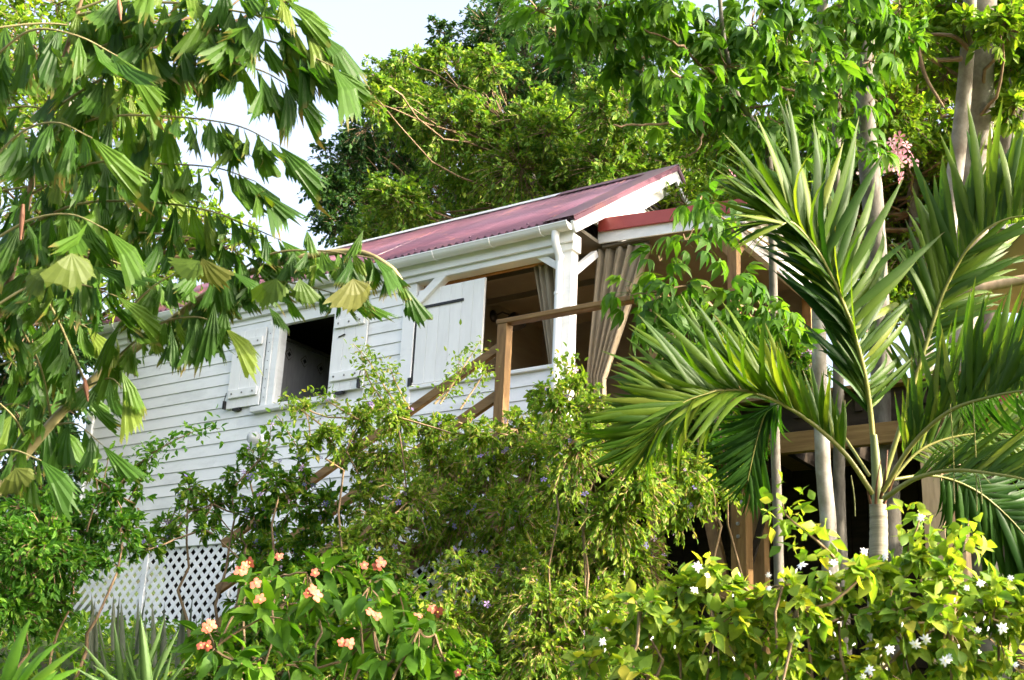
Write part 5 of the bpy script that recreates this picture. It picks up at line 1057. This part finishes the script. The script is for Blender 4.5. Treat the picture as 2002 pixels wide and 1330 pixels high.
J3 = [(1745, 1134, 33), (1800, 1134, 35), (1870, 1154, 36), (1940, 1164, 44), (1760, 1194, 49), (1850, 1224, 52), (1940, 1210, 52), (1770, 1260, 52), (1870, 1290, 52), (1970, 1290, 52), (1700, 1144, 31), (1990, 1184, 38), (1720, 1310, 44), (1795, 1089, 12), (1705, 1109, 22), (2070, 1204, 49), (2110, 1260, 52), (2170, 1200, 52)]
jl = {}
jl[1] = shrub('jasmine_shrub', 'yellow-green white-flowered shrub left of the slender trunks, with large yellow leaves', C(J1, 5.6), 'jas', OJ, .068, 61, 60, 7, 4, group=GJ, up=.3, droop=.35, dj=.35, twmat='palegtwig', start=.8, szv=.5, stem_r=.005, indiv=300, tmin=.4)
jl[2] = shrub('jasmine_shrub', 'yellow-green white-flowered shrub at the foot of the slender grey trunks', C(J2, 5.4), 'jas', OJ, .068, 62, 60, 7, 4, group=GJ, up=.3, droop=.35, dj=.35, twmat='palegtwig', start=.8, szv=.5, stem_r=.005, indiv=300, tmin=.4, sprigs=[[(1640, 1100, 5.4), (1600, 1060, 5.3), (1540, 1010, 5.3), (1530, 985, 5.3)]])
jl[3] = shrub('jasmine_shrub', 'yellow-green white-flowered shrub right of the ringed palm trunk', C(J3, 5.7), 'jas', OJ, .068, 63, 60, 7, 4, group=GJ, up=.3, droop=.35, dj=.35, twmat='palegtwig', start=.8, szv=.5, stem_r=.005, indiv=300, tmin=.4, sprigs=[[(1770, 1090, 5.7), (1790, 1040, 5.6), (1800, 1010, 5.6)], [(1850, 1100, 5.7), (1870, 1060, 5.6), (1890, 1055, 5.6)]])
for k, (x, y) in enumerate([(1383, 1125), (1358, 1153), (1364, 1108), (1502, 1125), (1690, 1078), (1567, 1105), (1890, 1150), (1917, 1140), (1960, 1228), (1975, 1130), (1800, 1012), (1810, 1250), (1985, 1300), (1178, 1255), (1700, 1310), (1688, 1323), (1855, 1285), (1740, 1270), (1503, 1150), (1630, 1100), (1848, 1292), (1912, 1232), (1730, 1088), (1790, 1260)]):
    face_flower(jl[1 if x < 1480 else 2 if x < 1695 else 3], WF, x, y, 5.05, .014 + .005 * (k % 3), k)
bd = MB(); bd.lathe((0, 0, 0), [(.06, 0), (.12, .35), (.2, .75), (.12, 1.0), (0, 1.1)], 6); bmesh_ = bd.mesh('bud', M['wpetal'], True); rg = np.random.default_rng(9)
for q in (1, 2, 3):
    r0 = jl[q]; bs = np.array(r0.location)
    for k in range(9):
        x = rg.uniform(*((1180, 1470), (1480, 1680), (1700, 1990))[q - 1]); y = rg.uniform(1110, 1310); o = bpy.data.objects.new('bud', bmesh_); COL.objects.link(o); o.parent = r0; o.location = Vector(at(x, y, 5.05) - bs); o.scale = [.017] * 3; o.rotation_euler = (rg.normal() * .5, rg.normal() * .5, 0)
# ---------------------------------------------------------------- blade plants at the lower left
BL = [t_strip(.11, .1, .5, .0), t_strip(.10, .25, .5, .1), t_strip(.12, .45, .5, -.1)]
def blades(name, label, base, items, mt, tm):
    rng = np.random.default_rng(int(base[0] * 100) % 1000); bs = gbase(base); root = thing(name, bs, label, 'plant'); P, D, N, S = [], [], [], []
    for (x0, y0, x1, y1, d) in items:
        p = at(x0, y0, d); q = at(x1, y1, d - .1); P.append(p); D.append(q - p); N.append(np.array([rng.normal() * .8, -1, .4])); S.append(np.linalg.norm(q - p))
    plant_leaves(root, 'blade', tm, M[mt], np.array(P), np.array(D), np.array(N), np.array(S), rng, 300)
    return root
blades('agave', 'tall grey-green blade-leaved plant in front of the white lattice', at(245, 1400, 6.6), [(240 + k * 3, 1395, x, y, 6.6 - .02 * k) for k, (x, y) in enumerate([(175, 1225), (228, 1190), (215, 1215), (250, 1200), (275, 1215), (300, 1225), (325, 1205), (262, 1230), (348, 1230), (160, 1260), (200, 1255), (335, 1250), (240, 1245), (285, 1235), (312, 1245), (266, 1188), (370, 1270), (352, 1290), (150, 1300), (222, 1270), (295, 1200), (340, 1275), (190, 1290)])], 'agave', [t_strip(.062, .1, .5), t_strip(.055, .3, .5, .1), t_strip(.07, .2, .5, -.1)])
rng = np.random.default_rng(77); it = []
for k in range(19): x = 165 + k * 13.5 + rng.normal() * 4; it.append((x, 1310 + rng.uniform(-10, 20), x + rng.normal() * 8, 1165 + rng.uniform(-10, 40) + (8 if k > 18 else 0), 10.6))
blades('blade_plant', 'row of thin upright grey blades against the foot of the lattice', at(270, 1310, 10.6), it, 'snake', [t_strip(.075, .05, .9), t_strip(.07, .12, .9, .3)])
LB = [t_strip(.16, .5, .35), t_strip(.18, .35, .35), t_strip(.15, .7, .35, .2)]
blades('broad_leaf_plant', 'glossy broad strap-leaved plant in the bottom left corner', at(10, 1420, 4.6), [(0, 1400, x, y, 4.5) for (x, y) in [(130, 1270), (120, 1235), (60, 1215), (10, 1200), (100, 1310), (140, 1330), (-40, 1230), (50, 1255), (90, 1275), (20, 1250), (70, 1330)]], 'muss', LB)
# low ground cover hiding the soil
def cover():
    rng = np.random.default_rng(88); n = 26000; x = rng.uniform(-6, 7, n); y = rng.uniform(5.2, 15, n)
    h = hw(0, 0, 0); loc = np.stack([(x - ANCH[0]) * HX[0] + (y - ANCH[1]) * HX[1], (x - ANCH[0]) * HY[0] + (y - ANCH[1]) * HY[1]], 1); ok = loc[:, 1] < -.1; x, y = x[ok], y[ok]; n = len(x)
    P = np.stack([x, y, ground_z(x, y) + rng.uniform(.0, .28, n)], 1); D = rng.normal(size=(n, 3)) * .8 + (0, 0, .4); N = rng.normal(size=(n, 3)) * .5 + (0, 0, 1)
    b = MB(); bake(b, SM4, P, frames(D, N), rng.uniform(.05, .1, n), rng); o = b.obj('ground_cover', M['dura']); tag(o, 'low green ground cover spread over the garden bed', kind='stuff')
cover()
